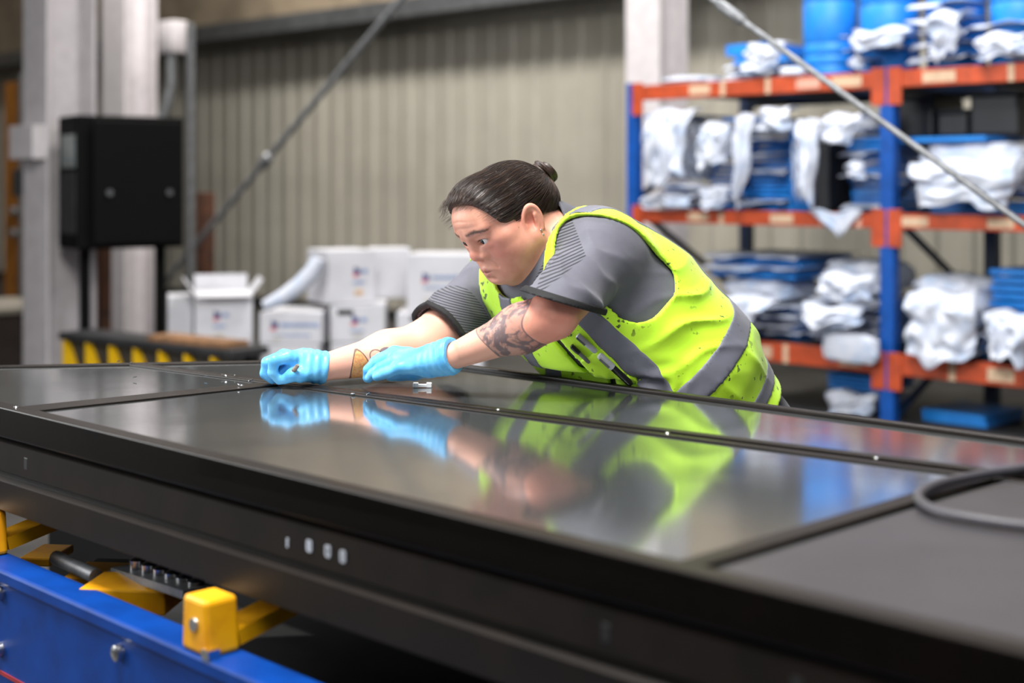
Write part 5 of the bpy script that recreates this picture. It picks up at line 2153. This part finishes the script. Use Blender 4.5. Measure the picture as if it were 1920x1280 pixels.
def strands(n, length, lift, seed, rad, flip=1.0, front_only=False):
    rs = np.random.RandomState(seed)
    src = hv[rs.randint(0, len(hv), n * (40 if front_only else 4))]
    q = to_head(src.astype(np.float32))
    ok = hair_base(src.astype(np.float32)) > -.004
    ok &= hairline(q) > .006
    if front_only:
        ok &= (hairline(q) < .02) & (q[:, 1] > .05)
    src = src[ok][:n].astype(np.float32)
    n = len(src)
    p = src.copy()
    off = (lift * (.3 + rs.rand(n))).astype(np.float32)
    paths = []
    steps = 10
    jit = rs.normal(size=(n, 3)).astype(np.float32) * .07
    for k in range(steps):
        g = grad(hair_base, p)
        d0 = hair_base(p)
        grow = off * (1 + (k / steps if front_only else 0) * 2)
        p = p - g * (d0 - grow)[:, None]
        paths.append(p.copy())
        to = BUN.astype(np.float32) - p
        to = to / (np.linalg.norm(to, axis=1, keepdims=True) + 1e-6) * flip + jit
        to = to - g * (to * g).sum(1, keepdims=True)
        to = to / (np.linalg.norm(to, axis=1, keepdims=True) + 1e-6)
        p = p + to * (length / steps)
    return np.stack(paths, 1)        # n, steps, 3


def strand_mesh(paths, rad):
    n, m, _ = paths.shape
    t = np.gradient(paths, axis=1)
    t /= np.linalg.norm(t, axis=2, keepdims=True) + 1e-9
    a = np.cross(t, np.array([.3, .5, .81]))
    a /= np.linalg.norm(a, axis=2, keepdims=True) + 1e-9
    b = np.cross(t, a)
    tap = np.linspace(1, .35, m)[None, :, None] * rad
    V = np.stack([paths + tap * (math.cos(w) * a + math.sin(w) * b) for w in (0, 2.094, 4.189)], 2)   # n,m,3,3
    idx = np.arange(n * m * 3).reshape(n, m, 3)
    F = []
    for k in range(3):
        k2 = (k + 1) % 3
        F.append(np.stack([idx[:, :-1, k], idx[:, :-1, k2], idx[:, 1:, k2], idx[:, 1:, k]], -1).reshape(-1, 4))
    ph = np.repeat(np.random.RandomState(5).rand(n) * 12, m * 3)
    return V.reshape(-1, 3), np.concatenate(F), ph


v1, f1, s1 = strand_mesh(strands(3800, .075, .0018, 1, .0005), .00034)
st = pmesh('hair_strands', v1, f1, M_HAIR, attrs=dict(strand=s1), parent=hair)
st['kind'] = 'stuff'
v2, f2, s2 = strand_mesh(strands(420, .026, .0040, 2, .0004, flip=-1.0, front_only=True), .00022)
st2 = pmesh('hairline_wisps', v2, f2, M_HAIR, attrs=dict(strand=s2), parent=hair)
st2['kind'] = 'stuff'
# ear studs
for k, (yy, zz) in enumerate(((-.004, -.030), (-.003, -.040))):
    cq = from_head((-.0905 + .001 * k, yy - .001, zz - .012))
    s_ = MB()
    n1, n2 = 6, 10
    s_.add([cq - PO + .0024 * np.array((math.sin(math.pi * i / n1) * math.cos(2 * math.pi * j / n2), math.sin(math.pi * i / n1) * math.sin(2 * math.pi * j / n2), math.cos(math.pi * i / n1))) for i in range(n1 + 1) for j in range(n2)],
           [(i * n2 + j, i * n2 + (j + 1) % n2, (i + 1) * n2 + (j + 1) % n2, (i + 1) * n2 + j) for i in range(n1) for j in range(n2)])
    s_.build('ear_stud', simple('stud_metal', (215, 210, 205), .2, 1.0), person, smooth=True)

# ---- pocket, pens, lettering, blade
def vest_point(l, t, off=.018):
    """point on the vest front at (l to his left, t down the trunk) with its local frame"""
    c, d, r, f = [q[0] for q in spine(np.array([t]))]
    o = c - r * l + f * .26
    k = 0.0
    for _ in range(200):
        p = o - f * k
        v = float(trunk_sdf(p[None].astype(np.float32), off)[0] + folds_trunk(p[None].astype(np.float32))[0])
        if v < .0004:
            break
        k += max(v * .7, .0004)
    n = grad(lambda q: trunk_sdf(q, off), p[None].astype(np.float32))[0].astype(float)
    dn = nrm(d - (d @ n) * n)
    return p, n, dn, np.cross(dn, n)


def pocket_sdf(p):
    base = trunk_sdf(p, .018) + folds_trunk(p)
    t, ang, l, f = trunk_param(p.astype(np.float64))
    d = np.abs(base - .004) - .0058
    d = np.maximum(d, np.abs(l - .084) - .026)
    d = np.maximum(d, np.abs(t - .206) - .046)
    return np.maximum(d, -f)


pq = vest_point(.084, .206)[0]
sdf_part('chest_pocket', pocket_sdf, pq - .10, pq + .10, .0032, M_VEST, 1, parent=vest)
M_PENW = simple('clear_grey_plastic', (196, 200, 206), .3)
M_PENB = simple('black_pen_plastic', (18, 18, 20), .35)


def pen(l0, t0, l1, t1, r, mats, label, lift=.006, split=.5, clip_=True):
    a, na = vest_point(l0, t0)[:2]
    b, nb = vest_point(l1, t1)[:2]
    a, b = a + na * (lift + r), b + nb * (lift + r)
    e = empty('marker_pen', tuple(a))
    tag(e, label, 'pen')
    d = b - a
    MB().tube([d * 0, d * .03, d * split], [r * .7, r, r], 12).build('cap', mats[0], e, smooth=True)
    MB().tube([d * split, d * .93, d], [r * .92, r * .92, r * .6], 12).build('barrel', mats[1], e, smooth=True)
    if clip_:
        MB().tube([d * .05 + na * r * 1.6, d * (split * .8) + na * r * 1.5], r * .32, 8).build('clip', M_GALV, e)


pen(.070, .128, .072, .182, .0042, (M_PENB, M_GALV), 'thin silver pen with black tip in the vest pocket', split=.45)
pen(.094, .118, .098, .172, .0058, (M_PENW, M_PENW), 'pale grey marker in the vest pocket', split=.6)
pen(.104, .176, .110, .252, .0068, (M_PENW, M_PENB), 'black marker with clear cap clipped on the vest pocket', lift=.018, split=.42)
# small print above the pocket
tp, tn, td, ts = vest_point(.070, .108)
fc = bpy.data.curves.new('vest_lettering', 'FONT')
fc.body = 'ams'
fc.size = .020
fc.extrude = .0003
fc.align_x = 'CENTER'
tmp = bpy.data.objects.new('vest_lettering_curve', fc)
COL.objects.link(tmp)
me_ = bpy.data.meshes.new_from_object(tmp.evaluated_get(bpy.context.evaluated_depsgraph_get()))
bpy.data.objects.remove(tmp)
me_.materials.clear()
me_.materials.append(M_PENB)
fo_ = bpy.data.objects.new('vest_lettering', me_)
link(fo_, vest)
xx = nrm(-ts + td * .35)
yy = nrm(np.cross(tn, xx))
fo_.matrix_local = Matrix([[*map(float, (xx[i], yy[i], tn[i], (tp + tn * .0065 - PO)[i]))] for i in range(3)] + [[0, 0, 0, 1]])
# blade held in the right hand
a, b = P(530.5, 720, 2.650), P(559, 684, 2.628)
bl = empty('scraper_blade', tuple(a))
tag(bl, 'small scraper blade pinched in the blue gloved fingers', 'blade')
d = b - a
MB().tube([d * 0, d * .25, d * .45], [.0006, .0022, .003], 8).build('tip', M_GALV, bl, smooth=True)
MB().tube([d * .42, d * .7, d * .96, d], [.0036, .0046, .0040, .0025], 10).build('handle', simple('worn_grey_handle', (150, 138, 128), .6, var=.4, scale=120), bl, smooth=True)
